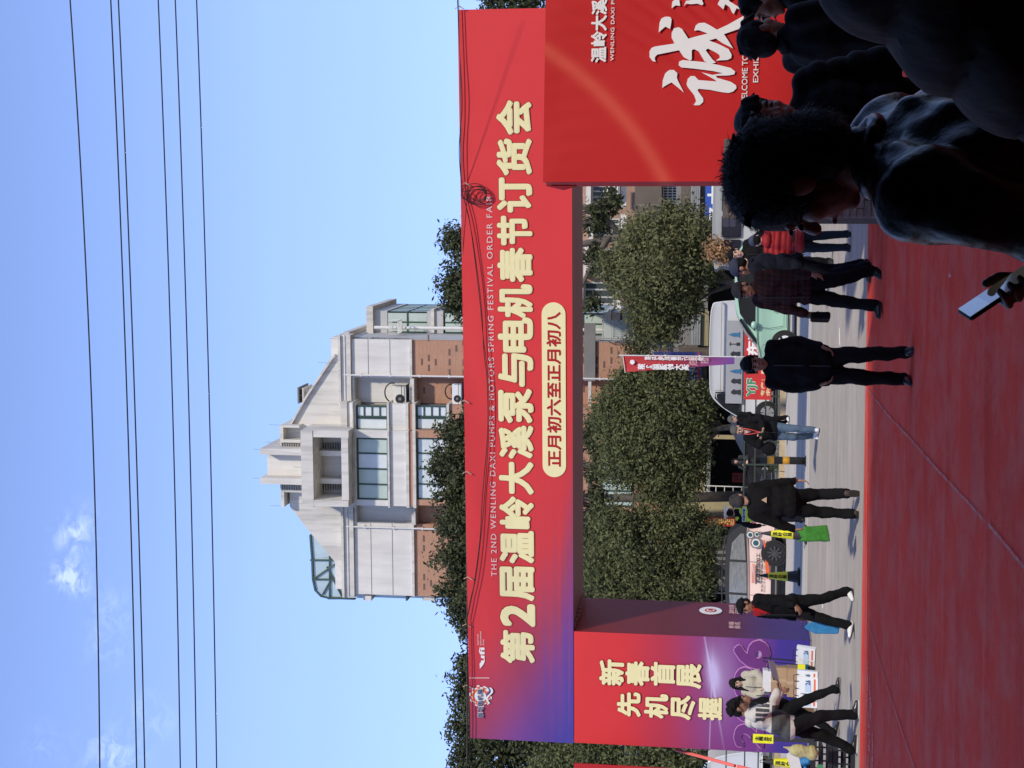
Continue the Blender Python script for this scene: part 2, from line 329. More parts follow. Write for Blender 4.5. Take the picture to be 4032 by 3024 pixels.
# ================================================================== ENTRANCE ARCH
A = Pl((-7.4845, 30.7529, 0), .1858); W, ZT, ZB, D, PW = 14.93, 7.023, 4.82, 2.19, 2.4585
arch = A.root('entrance_arch', 'big red and purple fair gateway over the road with cream yellow Chinese title', 'gateway')
def red_print(name, kind):
    m = mat(name, (.6, .03, .03), .55, .02, 2, .25, 260, spec=.35); xyz = obj_xyz(m); x, z = xyz[0], xyz[2]
    nz1 = noise(m, 1.0, (.10, 1, 9), 3, .5)
    if kind == 'beam':
        t = NM(m, 'ADD', NM(m, 'MULTIPLY', x, .125), NM(m, 'MULTIPLY', NM(m, 'SUBTRACT', z, ZB), .19))
        low = NM(m, 'SUBTRACT', 1.0, NM(m, 'MINIMUM', NM(m, 'DIVIDE', NM(m, 'SUBTRACT', z, ZB), .8), 1.0))
        t = NM(m, 'ADD', t, NM(m, 'MULTIPLY', NM(m, 'MULTIPLY', NM(m, 'SUBTRACT', nz1, .55), low), 1.1))
        c = ramp(m, t, ((0, (.055, .05, .33)), (.22, (.16, .05, .27)), (.40, (.34, .045, .11)), (.62, (.60, .035, .045)), (1, (.70, .035, .038))))
    elif kind == 'pillar':
        t = NM(m, 'DIVIDE', z, ZB); c = ramp(m, t, ((0, (.035, .03, .28)), (.13, (.05, .035, .32)), (.2, (.17, .04, .28)), (.42, (.24, .05, .22)), (.60, (.45, .03, .07)), (.78, (.66, .03, .035)), (1, (.72, .035, .035))))
        def streak(z0, k, a0, wz, wa, amp, curv=0.0):
            lin = NM(m, 'ADD', z0, NM(m, 'MULTIPLY', NM(m, 'SUBTRACT', x, a0), k)); lin = NM(m, 'ADD', lin, NM(m, 'MULTIPLY', NM(m, 'POWER', NM(m, 'ABSOLUTE', NM(m, 'SUBTRACT', x, a0)), 2.0), curv))
            dz = NM(m, 'DIVIDE', NM(m, 'SUBTRACT', z, lin), wz); da = NM(m, 'DIVIDE', NM(m, 'SUBTRACT', x, a0), wa)
            e = NM(m, 'ADD', NM(m, 'MULTIPLY', dz, dz), NM(m, 'MULTIPLY', da, da)); return NM(m, 'MULTIPLY', NM(m, 'POWER', 2.718, NM(m, 'MULTIPLY', e, -1.0)), amp)
        g = NM(m, 'ADD', NM(m, 'ADD', streak(1.95, .12, 1.65, .13, .42, .85), streak(1.98, .18, 1.55, .018, 1.1, .7)), NM(m, 'ADD', streak(1.02, -.0, 1.6, .035, 1.0, .9), NM(m, 'ADD', streak(2.0, -.02, .5, .012, 1.2, .5), streak(1.75, .05, 1.6, .28, .8, .25))))
        c = mixc(m, NM(m, 'MINIMUM', g, .85), c, (.62, .55, .85))
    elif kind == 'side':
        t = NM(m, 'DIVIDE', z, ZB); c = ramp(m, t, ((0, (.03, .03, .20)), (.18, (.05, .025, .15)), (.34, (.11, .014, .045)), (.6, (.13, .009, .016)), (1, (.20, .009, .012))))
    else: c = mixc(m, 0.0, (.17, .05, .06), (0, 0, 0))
    weave = noise(m, 3.0, (1, 1, 1), 4); c = mixc(m, NM(m, 'MULTIPLY', weave, .04), c, (.8, .25, .25))
    m.node_tree.links.new(c, base_socket(m)); return m
mBm, mPl, mSd, mSo = red_print('arch_beam_print', 'beam'), red_print('arch_pillar_print', 'pillar'), red_print('arch_inner_print', 'side'), red_print('arch_soffit_cloth', 'soffit')
def cloth(name, a0, a1, z0, z1, y, m, parent, amp=.012, nx=80, nz=30, seed=0):
    xs = np.linspace(a0, a1, nx); zs = np.linspace(z0, z1, nz); X, Z = np.meshgrid(xs, zs)
    e = np.minimum(np.minimum(X-a0, a1-X), np.minimum(Z-z0, z1-Z)); e = np.clip(e/.25, 0, 1)
    Yv = y+amp*e*(np.sin(X*2.1+seed+Z*.9)*.5+np.sin(X*5.3-Z*1.9+seed)*.25+np.sin(Z*3.1+X*.4)*.35)
    me = bpy.data.meshes.new(name); me.from_pydata(np.stack([X, Yv, Z], -1).reshape(-1, 3).tolist(), [], [(j*nx+i, j*nx+i+1, (j+1)*nx+i+1, (j+1)*nx+i) for j in range(nz-1) for i in range(nx-1)]); me.update()
    return link(name, me, m, parent, True)
cloth('beam_front_sheet', 0, W, ZB, ZT, 0, mBm, arch, .006)
MB().box(.012, W-.012, .03, D-.01, ZB+.02, ZT-.005).build('beam', mBm, arch)
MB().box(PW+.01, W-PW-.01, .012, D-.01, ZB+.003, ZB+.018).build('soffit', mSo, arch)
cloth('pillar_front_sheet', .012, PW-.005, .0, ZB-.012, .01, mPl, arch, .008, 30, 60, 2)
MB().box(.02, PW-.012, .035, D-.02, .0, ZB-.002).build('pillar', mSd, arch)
MB().box(W-PW, W-.02, .015, D-.02, .0, ZB-.002).build('pillar', mPl, arch)
mP = mat('steel_paint_grey', (.2, .2, .2), .5)
# base rail + torn soffit flap
MB().box(0, PW, -.03, -.005, 0, .03).box(PW+.005, PW+.03, 0, D, 0, .03).build('base_rail', mP, arch)
fl = MB()
for k in range(10):
    t = k/9; fl.box(PW+.02+.02*math.sin(t*9), PW+.18-.12*abs(t-.5), .1+t*1.9, .1+(t+.1)*1.9, ZB-.03-.05*math.sin(t*math.pi), ZB-.004)
fl.build('loose_flap', mSo, arch)
def abox(x0, y0, x1, y1, off=0, P=A):    # photo box (x0,y0 = top right corner ... x1,y1 = bottom left) -> (a0,a1,z0,z1)
    p = P.hit((x0+x1)/2, y1, off); q = P.hit((x0+x1)/2, y0, off); r = P.hit(x0, (y0+y1)/2, off); s = P.hit(x1, (y0+y1)/2, off)
    return (p[0], q[0], s[1], r[1])
# title
raw = None
chars = '第2届温岭大溪泵与电机春节订货会'
y_ed = [(2610, 2483), (2463, 2380), (2362, 2232), (2217, 2090), (2080, 1955), (1945, 1818), (1805, 1675), (1665, 1530), (1520, 1392), (1385, 1250), (1250, 1120), (1110, 975), (965, 850), (835, 700), (690, 547), (530, 395)]
for ch, (yl, yr) in zip(chars, y_ed):
    t = (2610-(yl+yr)/2)/2215; xt = 1973-18*t; xb = 2105-13*t
    if ch == '2': xt += 2
    b = abox(xt, yr, xb, yl)
    rw = text_raw(ch)
    b2 = (b[0]+.02, b[1]-.02, b[2]+.02, b[3]-.02)
    text('title_shadow', ch, b2, -.009, DRED, arch, bold=.058, raw=rw); text('title_character', ch, b2, -.016, YEL, arch, bold=.043, raw=rw)
THIN = mat('pink_white_film', (.80, .52, .50), .6, .03)
b = abox(1923, 770, 1945, 2268); z0, z1 = A.hit(1945, 1500)[1]-.01, A.hit(1923, 1500)[1]-.01
def words(name, body, box, off, m, parent, bold=0.0, space=1.0, gap=.2, **k):
    v, f = text_raw(body, space=space); lo, hi = v.min(0), v.max(0); a0, a1, z0, z1 = box
    fs = sorted(((v[list(q), 0].min(), v[list(q), 0].max(), q) for q in f)); grp = []; right = -1e9
    for l0, l1, q in fs:
        if l0-right > gap: grp.append([])
        grp[-1].append(q); right = max(right, l1)
    for g_ in grp:
        ids = sorted({i for q in g_ for i in q}); mp_ = {i: j for j, i in enumerate(ids)}; w = v[ids]; wl, wh = w.min(0), w.max(0); sx = (a1-a0)/(hi[0]-lo[0]); sz_ = (z1-z0)/(hi[1]-lo[1])
        text(name, '', (a0+(wl[0]-lo[0])*sx, a0+(wh[0]-lo[0])*sx, z0+(wl[1]-lo[1])*sz_, z0+(wh[1]-lo[1])*sz_), off, m, parent, bold=bold, raw=(w, [tuple(mp_[i] for i in q) for q in g_]), **k)
words('english_word', 'THE 2ND WENLING DAXI PUMPS & MOTORS SPRING FESTIVAL ORDER FAIR', (b[0], b[1], z0, z1), -.012, THIN, arch, bold=.010, space=1.25, gap=.3)
# date pill
pz0, pz1 = A.hit(2228, 1530)[1], A.hit(2135, 1530)[1]; pa0, pa1 = A.hit(2180, 1878)[0], A.hit(2180, 1190)[0]; rr = (pz1-pz0)/2
pill = [(pa0+rr+rr*math.cos(q), pz0+rr+rr*math.sin(q)) for q in np.linspace(math.pi/2, 3*math.pi/2, 16)]+[(pa1-rr+rr*math.cos(q), pz0+rr+rr*math.sin(q)) for q in np.linspace(-math.pi/2, math.pi/2, 16)]
shape('date_plate', [pill], -.012, YEL, arch, .006)
RTX = mat('red_film', (.42, .008, .012), .6, .03)
text('date_text', '正月初六至正月初八', (pa0+.23, pa1-.2, pz0+.10, pz1-.10), -.02, RTX, arch, bold=.03)
# logos
def pz(x, y, off=0): return A.hit(x, y, off)
ORG = mat('orange_film', (.75, .13, .03), .6, .03); NAVY = mat('navy_film', (.05, .07, .2), .6, .03)
gc = pz(1892, 2740); gr_ = .215
def gear(c, r, grow=0):
    P = []
    for k in range(10):
        q = 2*math.pi*k/10+.2
        for dq, rr in ((-.16, r), (-.12, r*1.24), (.12, r*1.24), (.16, r)): P.append((c[0]+(rr+grow)*math.cos(q+dq), c[1]+(rr+grow)*math.sin(q+dq)))
    return P
shape('logo_gear_rim', [gear(gc, gr_*.8, .03)], -.010, WHT, arch, .004); shape('logo_gear', [gear(gc, gr_*.8)], -.016, ORG, arch, .004)
shape('logo_disc', [circ(gc, gr_*.58)], -.022, WHT, arch, .004)
lb = abox(1882, 2732, 1902, 2822); text('logo_text_rim', '泵与电机展', (lb[0], lb[1]+.12, lb[2], lb[3]), -.030, WHT, arch, bold=.09); text('logo_text', '泵与电机展', (lb[0], lb[1]+.12, lb[2], lb[3]), -.046, NAVY, arch, bold=.018)
for k in range(3):
    c0 = pz(1908+k*8, 2755+k*6); c1 = pz(1905+k*8, 2705)
    P = [(c0[0]+(c1[0]-c0[0])*t, c0[1]+.06*math.sin(t*6)) for t in np.linspace(0, 1, 10)]
    shape('logo_wave', [P+[(a, z-.045) for a, z in P[::-1]]], -.014-.006*k, (WHT, NAVY, WHT)[k], arch, .004)
ub = abox(1888, 2550, 1908, 2608); text('ufi_text', 'ufi', ub, -.012, WHT, arch, bold=.03)
shape('ufi_mark', [[pz(1890, 2632), pz(1889, 2612), pz(1895, 2606), pz(1908, 2606), pz(1906, 2612), pz(1899, 2622)]], -.012, WHT, arch)
text('ufi_small', 'Approved\nInternational\nEvent', abox(1878, 2486, 1907, 2540), -.012, THIN, arch, bold=.01, line=1.0)
shape('logo_divider', [[pz(1848, 2670), pz(1848, 2667), pz(1928, 2667), pz(1928, 2670)]], -.012, THIN, arch)
# pillar slogans
OUT = -.004
def pchar(ch, x0, x1, yl, yr):
    b = abox(x0, yr, x1, yl); rw = text_raw(ch)
    text('slogan_shadow', ch, b, -.006, DRED, arch, bold=.06, raw=rw); text('slogan_character', ch, b, -.013, YEL, arch, bold=.04, raw=rw)
for ch, x0, x1, yl, yr in (('新', 2363, 2454, 2694, 2600), ('春', 2466, 2554, 2696, 2606), ('首', 2565, 2655, 2696, 2610), ('展', 2668, 2758, 2706, 2616),
                           ('先', 2433, 2520, 2817, 2728), ('机', 2540, 2628, 2824, 2735), ('尽', 2645, 2734, 2830, 2740), ('握', 2752, 2840, 2832, 2748)):
    pchar(ch, x0, x1, yl, yr)
OL = mat('lilac_line_film', (.55, .25, .55), .6, .03); PF = mat('plum_film', (.16, .035, .2), .6, .08, 3)
for ch, (x0, x1, yl, yr) in zip('2026', ((2896, 3000, 2935, 2850), (2896, 3010, 2835, 2740), (2896, 3012, 2735, 2625), (2896, 3024, 2622, 2528))):
    b = abox(x0, yr, x1, yl); rw = text_raw(ch)
    text('year_outline', ch, b, -.010, OL, arch, bold=.06, raw=rw); text('year_figure', ch, b, -.024, PF, arch, bold=.04, raw=rw)
# inner face: round emblem and small print (the code panel is left out)
inn = empty('inner_print', (PW-.004, 0, 0), math.pi/2); inn.parent = arch
def side_c(x, y):
    d = ray(x, y); q = A.o+A.ax*(PW); t = (q-CAM).dot(A.ax)/d.dot(A.ax); p = CAM+d*t-A.o; return (p.dot(A.n), p.z)
ec = side_c(2798, 2405); er = (side_c(2752, 2405)[1]-side_c(2844, 2405)[1])/2
shape('emblem_disc', [circ(ec, er*.98)], -.008, WHT, inn); shape('emblem_ring', [circ(ec, er*.5)], -.014, RTX, inn); shape('emblem_core', [circ(ec, er*.36)], -.020, WHT, inn)
shape('emblem_gear', [gear(ec, er*.2)], -.026, RTX, inn)
c = side_c(2892, 2400); text('small_print', '温岭会展\n扫码关注', (c[0]-.28, c[0]+.28, c[1]-.12, c[1]+.12), -.008, THIN, inn, bold=.01)
c = side_c(2892, 2462); text('small_print', '参展\n报名', (c[0]-.22, c[0]+.2, c[1]-.12, c[1]+.12), -.008, THIN, inn, bold=.01)
inn['label'] = 'white round emblem and small print on the shaded inner face'

# ================================================================== RED DISPLAY WALL (right)
g = gp(3452, 712); B = Pl((g.x, g.y, 0), 0.01)
wall = B.root('display_wall', 'big red fabric display wall with white brush lettering standing on the carpet', 'display wall')
bt = B.hit(2138, 706)[1]; BW = 5.2
mD = mat('display_wall_print', (.55, .018, .018), .6, .03, 3, .2, 300, spec=.3); xyz = obj_xyz(mD)
ctr = (B.hit(3150, 40)[0]-.4, B.hit(2900, -250)[1]); p1 = B.hit(2145, 195); p2 = B.hit(2610, 700); p3 = B.hit(2415, 420)
def circ3(a, b, c):
    ax_, ay, bx, by, cx, cy = *a, *b, *c; d = 2*(ax_*(by-cy)+bx*(cy-ay)+cx*(ay-by))
    ux = ((ax_**2+ay**2)*(by-cy)+(bx**2+by**2)*(cy-ay)+(cx**2+cy**2)*(ay-by))/d; uy = ((ax_**2+ay**2)*(cx-bx)+(bx**2+by**2)*(ax_-cx)+(cx**2+cy**2)*(bx-ax_))/d
    return ux, uy, math.hypot(ax_-ux, ay-uy)
ux, uy, ur = circ3(p1, p3, p2)
dx = NM(mD, 'SUBTRACT', xyz[0], ux); dz = NM(mD, 'SUBTRACT', xyz[2], uy); rad = NM(mD, 'SQRT', NM(mD, 'ADD', NM(mD, 'MULTIPLY', dx, dx), NM(mD, 'MULTIPLY', dz, dz)))
e = NM(mD, 'DIVIDE', NM(mD, 'SUBTRACT', ur, rad), .09 ); inside = NM(mD, 'GREATER_THAN', e, 0.0)
gl = NM(mD, 'MULTIPLY', NM(mD, 'POWER', 2.718, NM(mD, 'MULTIPLY', NM(mD, 'MULTIPLY', e, e), -1.0)), NM(mD, 'ADD', NM(mD, 'MULTIPLY', NM(mD, 'SUBTRACT', 1.0, inside), .0), .38))
cD = mixc(mD, gl, (.50, .011, .012), (.74, .14, .08))
mD.node_tree.links.new(cD, base_socket(mD))
nx, nz = 150, 120; xs = np.linspace(0, BW, nx); zs = np.linspace(0, bt, nz); X, Z = np.meshgrid(xs, zs)
Yv = np.zeros_like(X); e_ = np.clip(np.minimum(np.minimum(X, BW-X), np.minimum(Z, bt-Z))/.2, 0, 1)
for k in range(15):      # tension folds fanning out
    q = .35+k*.055; dd = (X-2.9)*math.sin(q)-(Z-1.7)*math.cos(q)+(-.5+k*.16); Yv += e_*.012*np.exp(-(dd/.045)**2)*np.exp(-((X-1.9)**2+(Z-2.3)**2)/1.6)*(1 if k % 2 else .6)
Yv += e_*(.006*np.sin(X*3.1+Z)+.003*np.sin(X*24+2*np.sin(Z*2))*np.exp(-((Z-bt)/.7)**2))
me = bpy.data.meshes.new('fabric'); me.from_pydata(np.stack([X, Yv, Z], -1).reshape(-1, 3).tolist(), [], [(j*nx+i, j*nx+i+1, (j+1)*nx+i+1, (j+1)*nx+i) for j in range(nz-1) for i in range(nx-1)]); me.update()
link('fabric', me, mD, wall, True)
MB().box(.01, BW, .035, .55, 0.0, bt-.01).build('frame_box', mD, wall)
MB().tube([(-.03, .1, bt-.03), (-.055, .12, bt-.25), (-.035, .1, bt-.42)], [.01, .035, .01], 8).build('corner_fold', DRED, wall)
def bh(x, y): return B.hit(x, y)
b = abox(2330, 0, 2388, 245, P=B); text('wall_title', '温岭大溪泵与电机展', (b[0], b[0]+(b[3]-b[2])*1.06*9, b[2], b[3]), -.014, WHT, wall, bold=.035)
b = abox(2405, 0, 2419, 240, P=B); text('wall_subtitle', 'WENLING DAXI PUMPS & MOTORS EXHIBITION', (b[0], b[0]+(b[1]-b[0])*2.62, b[2], b[3]), -.014, WHT, wall, bold=.012, space=1.1)
b = abox(2921, 215, 2943, 423, P=B); text('welcome_text', 'WELCOME TO', (b[0], b[1], b[2], b[3]), -.014, WHT, wall, bold=.01)
b = abox(2966, 215, 2986, 325, P=B); text('welcome_text', 'EXHIBITION', (b[0], b[0]+(b[1]-b[0])*1.9, b[2], b[3]), -.014, WHT, wall, bold=.01)
def zz(P): return [bh(2100+.4521*x, .4521*y) for x, y in P]
strokes = [
 [(1123,768),(1128,700),(1150,640),(1185,612),(1225,612),(1255,640),(1250,680),(1262,710),(1312,808),(1255,760),(1205,720),(1165,740)],
 [(1385,905),(1400,912),(1412,895),(1418,880),(1400,830),(1345,760),(1335,735),(1345,690),(1370,665),(1405,665),(1440,700),(1500,705),(1600,712),(1570,690),(1465,632),(1560,655),(1650,640),(1560,620),(1400,600),(1290,590),(1266,570),(1270,540),(1300,525),(1350,530),(1500,545),(1620,570),(1720,595),(1758,625),(1750,650),(1700,660),(1590,662),(1600,680),(1720,715),(1765,745),(1770,770),(1740,800),(1700,812),(1640,805),(1540,785),(1440,775),(1430,790),(1480,860),(1480,890),(1450,918),(1410,920)],
 [(1013,500),(1012,450),(1030,420),(1060,408),(1230,382),(1205,330),(1205,290),(1225,250),(1265,240),(1295,255),(1350,340),(1420,320),(1520,295),(1440,265),(1400,270),(1415,225),(1440,205),(1490,200),(1540,225),(1600,262),(1700,215),(1832,140),(1825,200),(1790,255),(1660,300),(1700,360),(1740,425),(1650,380),(1590,338),(1530,355),(1620,390),(1700,430),(1728,480),(1722,510),(1690,525),(1590,530),(1625,505),(1620,480),(1590,460),(1520,425),(1500,440),(1560,520),(1590,548),(1540,560),(1490,535),(1440,450),(1400,430),(1380,440),(1380,520),(1365,530),(1310,500),(1270,440),(1080,478),(1060,500),(1058,525),(1070,540),(1040,535)],
 [(1092,285),(1100,200),(1115,165),(1150,148),(1190,150),(1205,170),(1200,210),(1192,255),(1150,235)],
 [(1205,75),(1210,20),(1230,0),(1270,0),(1280,55),(1240,50)],
 [(1310,60),(1330,35),(1375,40),(1430,35),(1470,50),(1482,35),(1470,10),(1470,-30),(1350,-30),(1375,5),(1330,10)],
 [(1605,40),(1625,0),(1700,-30),(1760,-30),(1700,10),(1780,60),(1835,90),(1820,95),(1770,75),(1745,125),(1730,110),(1710,65),(1670,40),(1655,85)]]
sm = MB()
for i, s_ in enumerate(strokes): sm.prism(zz(s_), -.018-.001*i, -.012)
sm.build('brush_lettering', WHT, wall)

# ================================================================== STONE PILLAR (behind display wall)
S = Pl((gp(3437, 908).x, 17.45+.1, 0), 0.0); sr = S.root('stone_gate_pillar', 'grey brown stone block pillar half hidden by the red display wall', 'pillar')
sb = S.hit(3437, 908); sz = S.hit(2843, 908)[1]; swid = .9
mS = [mat('pillar_stone_%s' % k, c, .85, .3, 14, .9, 30) for k, c in (('grey', (.19, .165, .145)), ('brown', (.16, .13, .11)), ('pale', (.23, .205, .18)))]
mM = mat('pillar_mortar', (.10, .085, .075), .9)
MB().box(.012, swid-.012, .012, .8, 0, sz-.16).build('core', mM, sr)
rows = 21; rh = (sz-.17)/rows; bmesh_cache = []
for k in range(6):
    b_ = MB().box(.006, .194, -.012*random.random()-.004, .07, .005, rh-.005); me = b_.mesh('stone_block')
    for v in me.vertices: v.co += Vector((random.uniform(-.004, .004), random.uniform(-.006, .004), random.uniform(-.003, .003)))
    me.materials.append(mS[k % 3]); bmesh_cache.append(me)
for r_ in range(rows):
    x = -.1*(r_ % 2)
    while x < swid-.02:
        o = bpy.data.objects.new('stone_block', random.choice(bmesh_cache)); COL.objects.link(o); o.parent = sr
        if x < 0: o.scale = (.5, 1, 1); o.location = (0, 0, r_*rh)
        else: o.location = (x, 0, r_*rh)
        if x > 0 and x+.2 > swid: o.scale = ((swid-x)/.2, 1, 1)
        x += .2
for i in range(2): MB().box(-.02, swid+.02, -.03, .85, sz-.165+i*.083, sz-.088+i*.083).build('cap_slab', mS[0], sr, bevel=.008)

# ================================================================== APARTMENT BUILDING with the stepped gable
o_ = at(2000, 1900, 73.0); Mp = Pl((o_.x, 73.0, 0), .13)
apt = Mp.root('apartment_building', 'tall white and brick apartment building with concrete stepped gable rising behind the gateway', 'building')
def zp(p, q): return 950+.8437*p, 1100+.8437*q
def rc(p0, q0, p1, q1, off=0):       # zoomed reading -> (a0,a1,z0,z1)
    x0, y0 = zp(p0, q0); x1, y1 = zp(p1, q1); return abox(x0, y0, x1, y1, off, Mp)
mWh = mat('white_render_wall', (.60, .59, .57), .85, .05, 1.2, .15, 20); nA = noise(mWh, 1.0, (2.2, 2.2, .25), 6, .65); nB = noise(mWh, .5, (1, 1, 1), 5)
f_ = NM(mWh, 'MULTIPLY', NM(mWh, 'MULTIPLY_ADD', nA, .62, .68), NM(mWh, 'MULTIPLY_ADD', nB, .35, .82)); mWh.node_tree.links.new(mixc(mWh, 1.0, (.66, .63, .575), f_, 'MULTIPLY'), base_socket(mWh))
mCo = mat('weathered_concrete', (.5, .49, .46), .9, .05, 1.2, .3, 20); nA = noise(mCo, 1.0, (2.6, 2.6, .22), 7, .7); nB = noise(mCo, .8, (1, 1, .6), 6)
st = NM(mCo, 'MINIMUM', NM(mCo, 'MAXIMUM', NM(mCo, 'MULTIPLY', NM(mCo, 'SUBTRACT', nA, .46), 5.0), 0.0), 1.0); cC = mixc(mCo, NM(mCo, 'MULTIPLY', st, .5), (.62, .59, .53), (.24, .23, .21)); cC = mixc(mCo, 1.0, cC, NM(mCo, 'MULTIPLY_ADD', nB, .4, .8), 'MULTIPLY')
mCo.node_tree.links.new(cC, base_socket(mCo))
def brickmat(name, c1, c2, mo, sc=1.0, w=.25, h=.07, mort=.008):
    m = mat(name, c1, .85, .1, 2, .2, 20); n = m.node_tree.nodes; l = m.node_tree.links; t = n.new('ShaderNodeTexCoord'); s = n.new('ShaderNodeSeparateXYZ'); cb = n.new('ShaderNodeCombineXYZ')
    l.new(t.outputs['Object'], s.inputs[0]); l.new(NM(m, 'ADD', s.outputs[0], s.outputs[1]), cb.inputs[0]); l.new(s.outputs[2], cb.inputs[1])
    b = n.new('ShaderNodeTexBrick'); l.new(cb.outputs[0], b.inputs['Vector']); b.inputs['Color1'].default_value = (*c1, 1); b.inputs['Color2'].default_value = (*c2, 1); b.inputs['Mortar'].default_value = (*mo, 1)
    b.inputs['Scale'].default_value = 1; b.inputs['Brick Width'].default_value = w; b.inputs['Row Height'].default_value = h; b.inputs['Mortar Size'].default_value = mort
    no = noise(m, .7, (1, 1, .4), 6, .65); l.new(mixc(m, 1.0, b.outputs['Color'], NM(m, 'MULTIPLY_ADD', no, .5, .75), 'MULTIPLY'), base_socket(m)); return m
mBr = brickmat('tile_brick', (.47, .235, .14), (.41, .20, .12), (.42, .29, .21))
mDk = mat('dark_accent_tile', (.16, .095, .07), .8, .15, 3)
mGr = mat('green_window_frame', (.035, .07, .055), .5, .1); mGl = mat('window_glass_pale', (.44, .52, .45), .5, .12, .9, spec=.8); mCu = mat('window_curtain_pale', (.62, .66, .64), .35, .12, 1.2, spec=.6)
mPi = mat('white_pipe', (.66, .65, .62), .5, .08)
mGy = mat('grey_concrete_band', (.20, .19, .18), .85, .12, 1.5, .3)
mLv = mat('louvre_grey', (.38, .37, .35), .85, .1)
def pbox(name, r, o0, o1, m, parent=apt, bevel=0): return MB().box(r[0], r[1], o0, o1, r[2], r[3]).build(name, m, parent, bevel=bevel)
def winc(name, r, off, n, parent, fm, gm, depth=.10, rows=1, fw=.07, curtain=None):
    """window > panes: n panes across, r = (a0,a1,z0,z1)"""
    a0, a1, z0, z1 = r; f = MB(); cw = (a1-a0)/n; ch = (z1-z0)/rows
    f.box(a0, a1, off-.02, off+depth, z0, z0+fw).box(a0, a1, off-.02, off+depth, z1-fw, z1)
    for i in range(n+1):
        c = a0+i*cw; c = min(max(c, a0+fw/2), a1-fw/2); f.box(c-fw/2, c+fw/2, off-.015, off+depth-.005, z0+fw, z1-fw)
    for j in range(1, rows): f.box(a0+fw, a1-fw, off-.01, off+depth-.01, z0+j*ch-fw/2, z0+j*ch+fw/2)
    fo = f.build(name, fm, parent)
    for i in range(n):
        for j in range(rows):
            MB().box(a0+i*cw+fw/2+.003, a0+(i+1)*cw-fw/2-.003, off+.03, off+.05, z0+j*ch+(fw if j == 0 else fw/2)+.003, z0+(j+1)*ch-(fw if j == rows-1 else fw/2)-.003).build('pane', curtain[(i+j) % len(curtain)] if curtain else gm, fo)
    return fo
L_, R_ = rc(600, 278, 700, 1472)[:2]          # building corners a
DEP = 13.0
zC = Mp.hit(*zp(500, 800))[1]                  # below the cornice band
MB().box(L_+.02, R_-.02, .72, DEP, 0, zC+1.0).build('wall', mWh, apt)
# front skin: brick below, white above, recesses left and right of the bay
zW0, zW1 = rc(515, 300, 797, 460)[2:]
segs = ((278, 458), (1137, 1472))
for q0, q1 in segs:
    a0, a1 = rc(600, q0, 700, q1)[:2]
    MB().box(a0, a1, 0, .72, zW0, zW1).build('wall', mWh, apt); MB().box(a0+.004, a1-.004, .03, .72, 0, zW0-.004).build('brick_wall', mBr, apt)
    MB().box(a0, a1+.0, -.10, .0, zW0-.02, zW0+.10).build('string_course', mCo, apt)
    for zz_ in (.36, .72): MB().box(a0+.02, a1-.02, -.012, -.001, zW0+(zW1-zW0)*zz_, zW0+(zW1-zW0)*zz_+.025).build('groove_line', mGy, apt)
for q0, q1 in ((458, 582), (1060, 1137)):
    a0, a1 = rc(600, q0, 700, q1)[:2]
    MB().box(a0+.004, a1-.004, .60, .73, zW0, zW1).build('wall', mWh, apt); MB().box(a0+.004, a1-.004, .55, .72, 0, zW0-.01).build('brick_wall', mBr, apt)
    MB().box(a0+.01, a1-.01, -.25, .6, zW0-.14, zW0+.06).build('ledge', mCo, apt)
    MB().box(a0, a1, 0, .6, zW1-.12, zW1).build('lintel', mCo, apt)
zc0, zc1 = rc(458, 300, 514, 460)[2:]
for q0, q1 in ((272, 590), (1045, 1478)):
    a0, a1 = rc(480, q0, 490, q1)[:2]
    for k, (u0, u1, o) in enumerate(((0, .32, -.16), (.32, .48, -.08), (.48, .8, -.14), (.8, 1, -.26))):
        MB().box(a0, a1+(.14 if q0 < 300 else 0), o, .72, zc0+(zc1-zc0)*u0+.002, zc0+(zc1-zc0)*u1).build('cornice', mCo if k in (0, 3) else mWh, apt)
# central bay
bq = (706, 1056); a0, a1 = rc(600, bq[0], 700, bq[1], -1)[:2]; s0, s1 = rc(600, 580, 700, 706, -.7)[:2]
z_ = lambda p, o=-1: Mp.hit(*zp(p, 880), o)[1]
for (o, x0, x1, bay) in ((-1.0, a0, a1, 0), (-.7, s0, s1, 1)):
    def bb(nm, p0, p1, m, oo=0, xx=0): MB().box(x0-xx, x1+xx, o-oo, .7, z_(p1, o)+.003, z_(p0, o)).build(nm, m, apt)
    bb('cornice', 470, 500, mCo, .1, .05); bb('wall', 500, 538, mWh); bb('cornice', 524, 530, mCo, .14, .08)
    bb('wall', 694, 770, mWh); bb('cornice', 686, 695, mCo, .14, .06); bb('cornice', 770, 784, mCo, .08, .05); bb('brick_wall', 784, 803, mBr); bb('cornice', 803, 817, mCo, .12, .05)
    zz1 = z_(962, o)
    bb('cornice', 962, 974, mCo, .12, .05)
    MB().box(x0+.01, x1-.01, o+.01, .7, 0, z_(975, o)).build('brick_wall', mBr, apt)
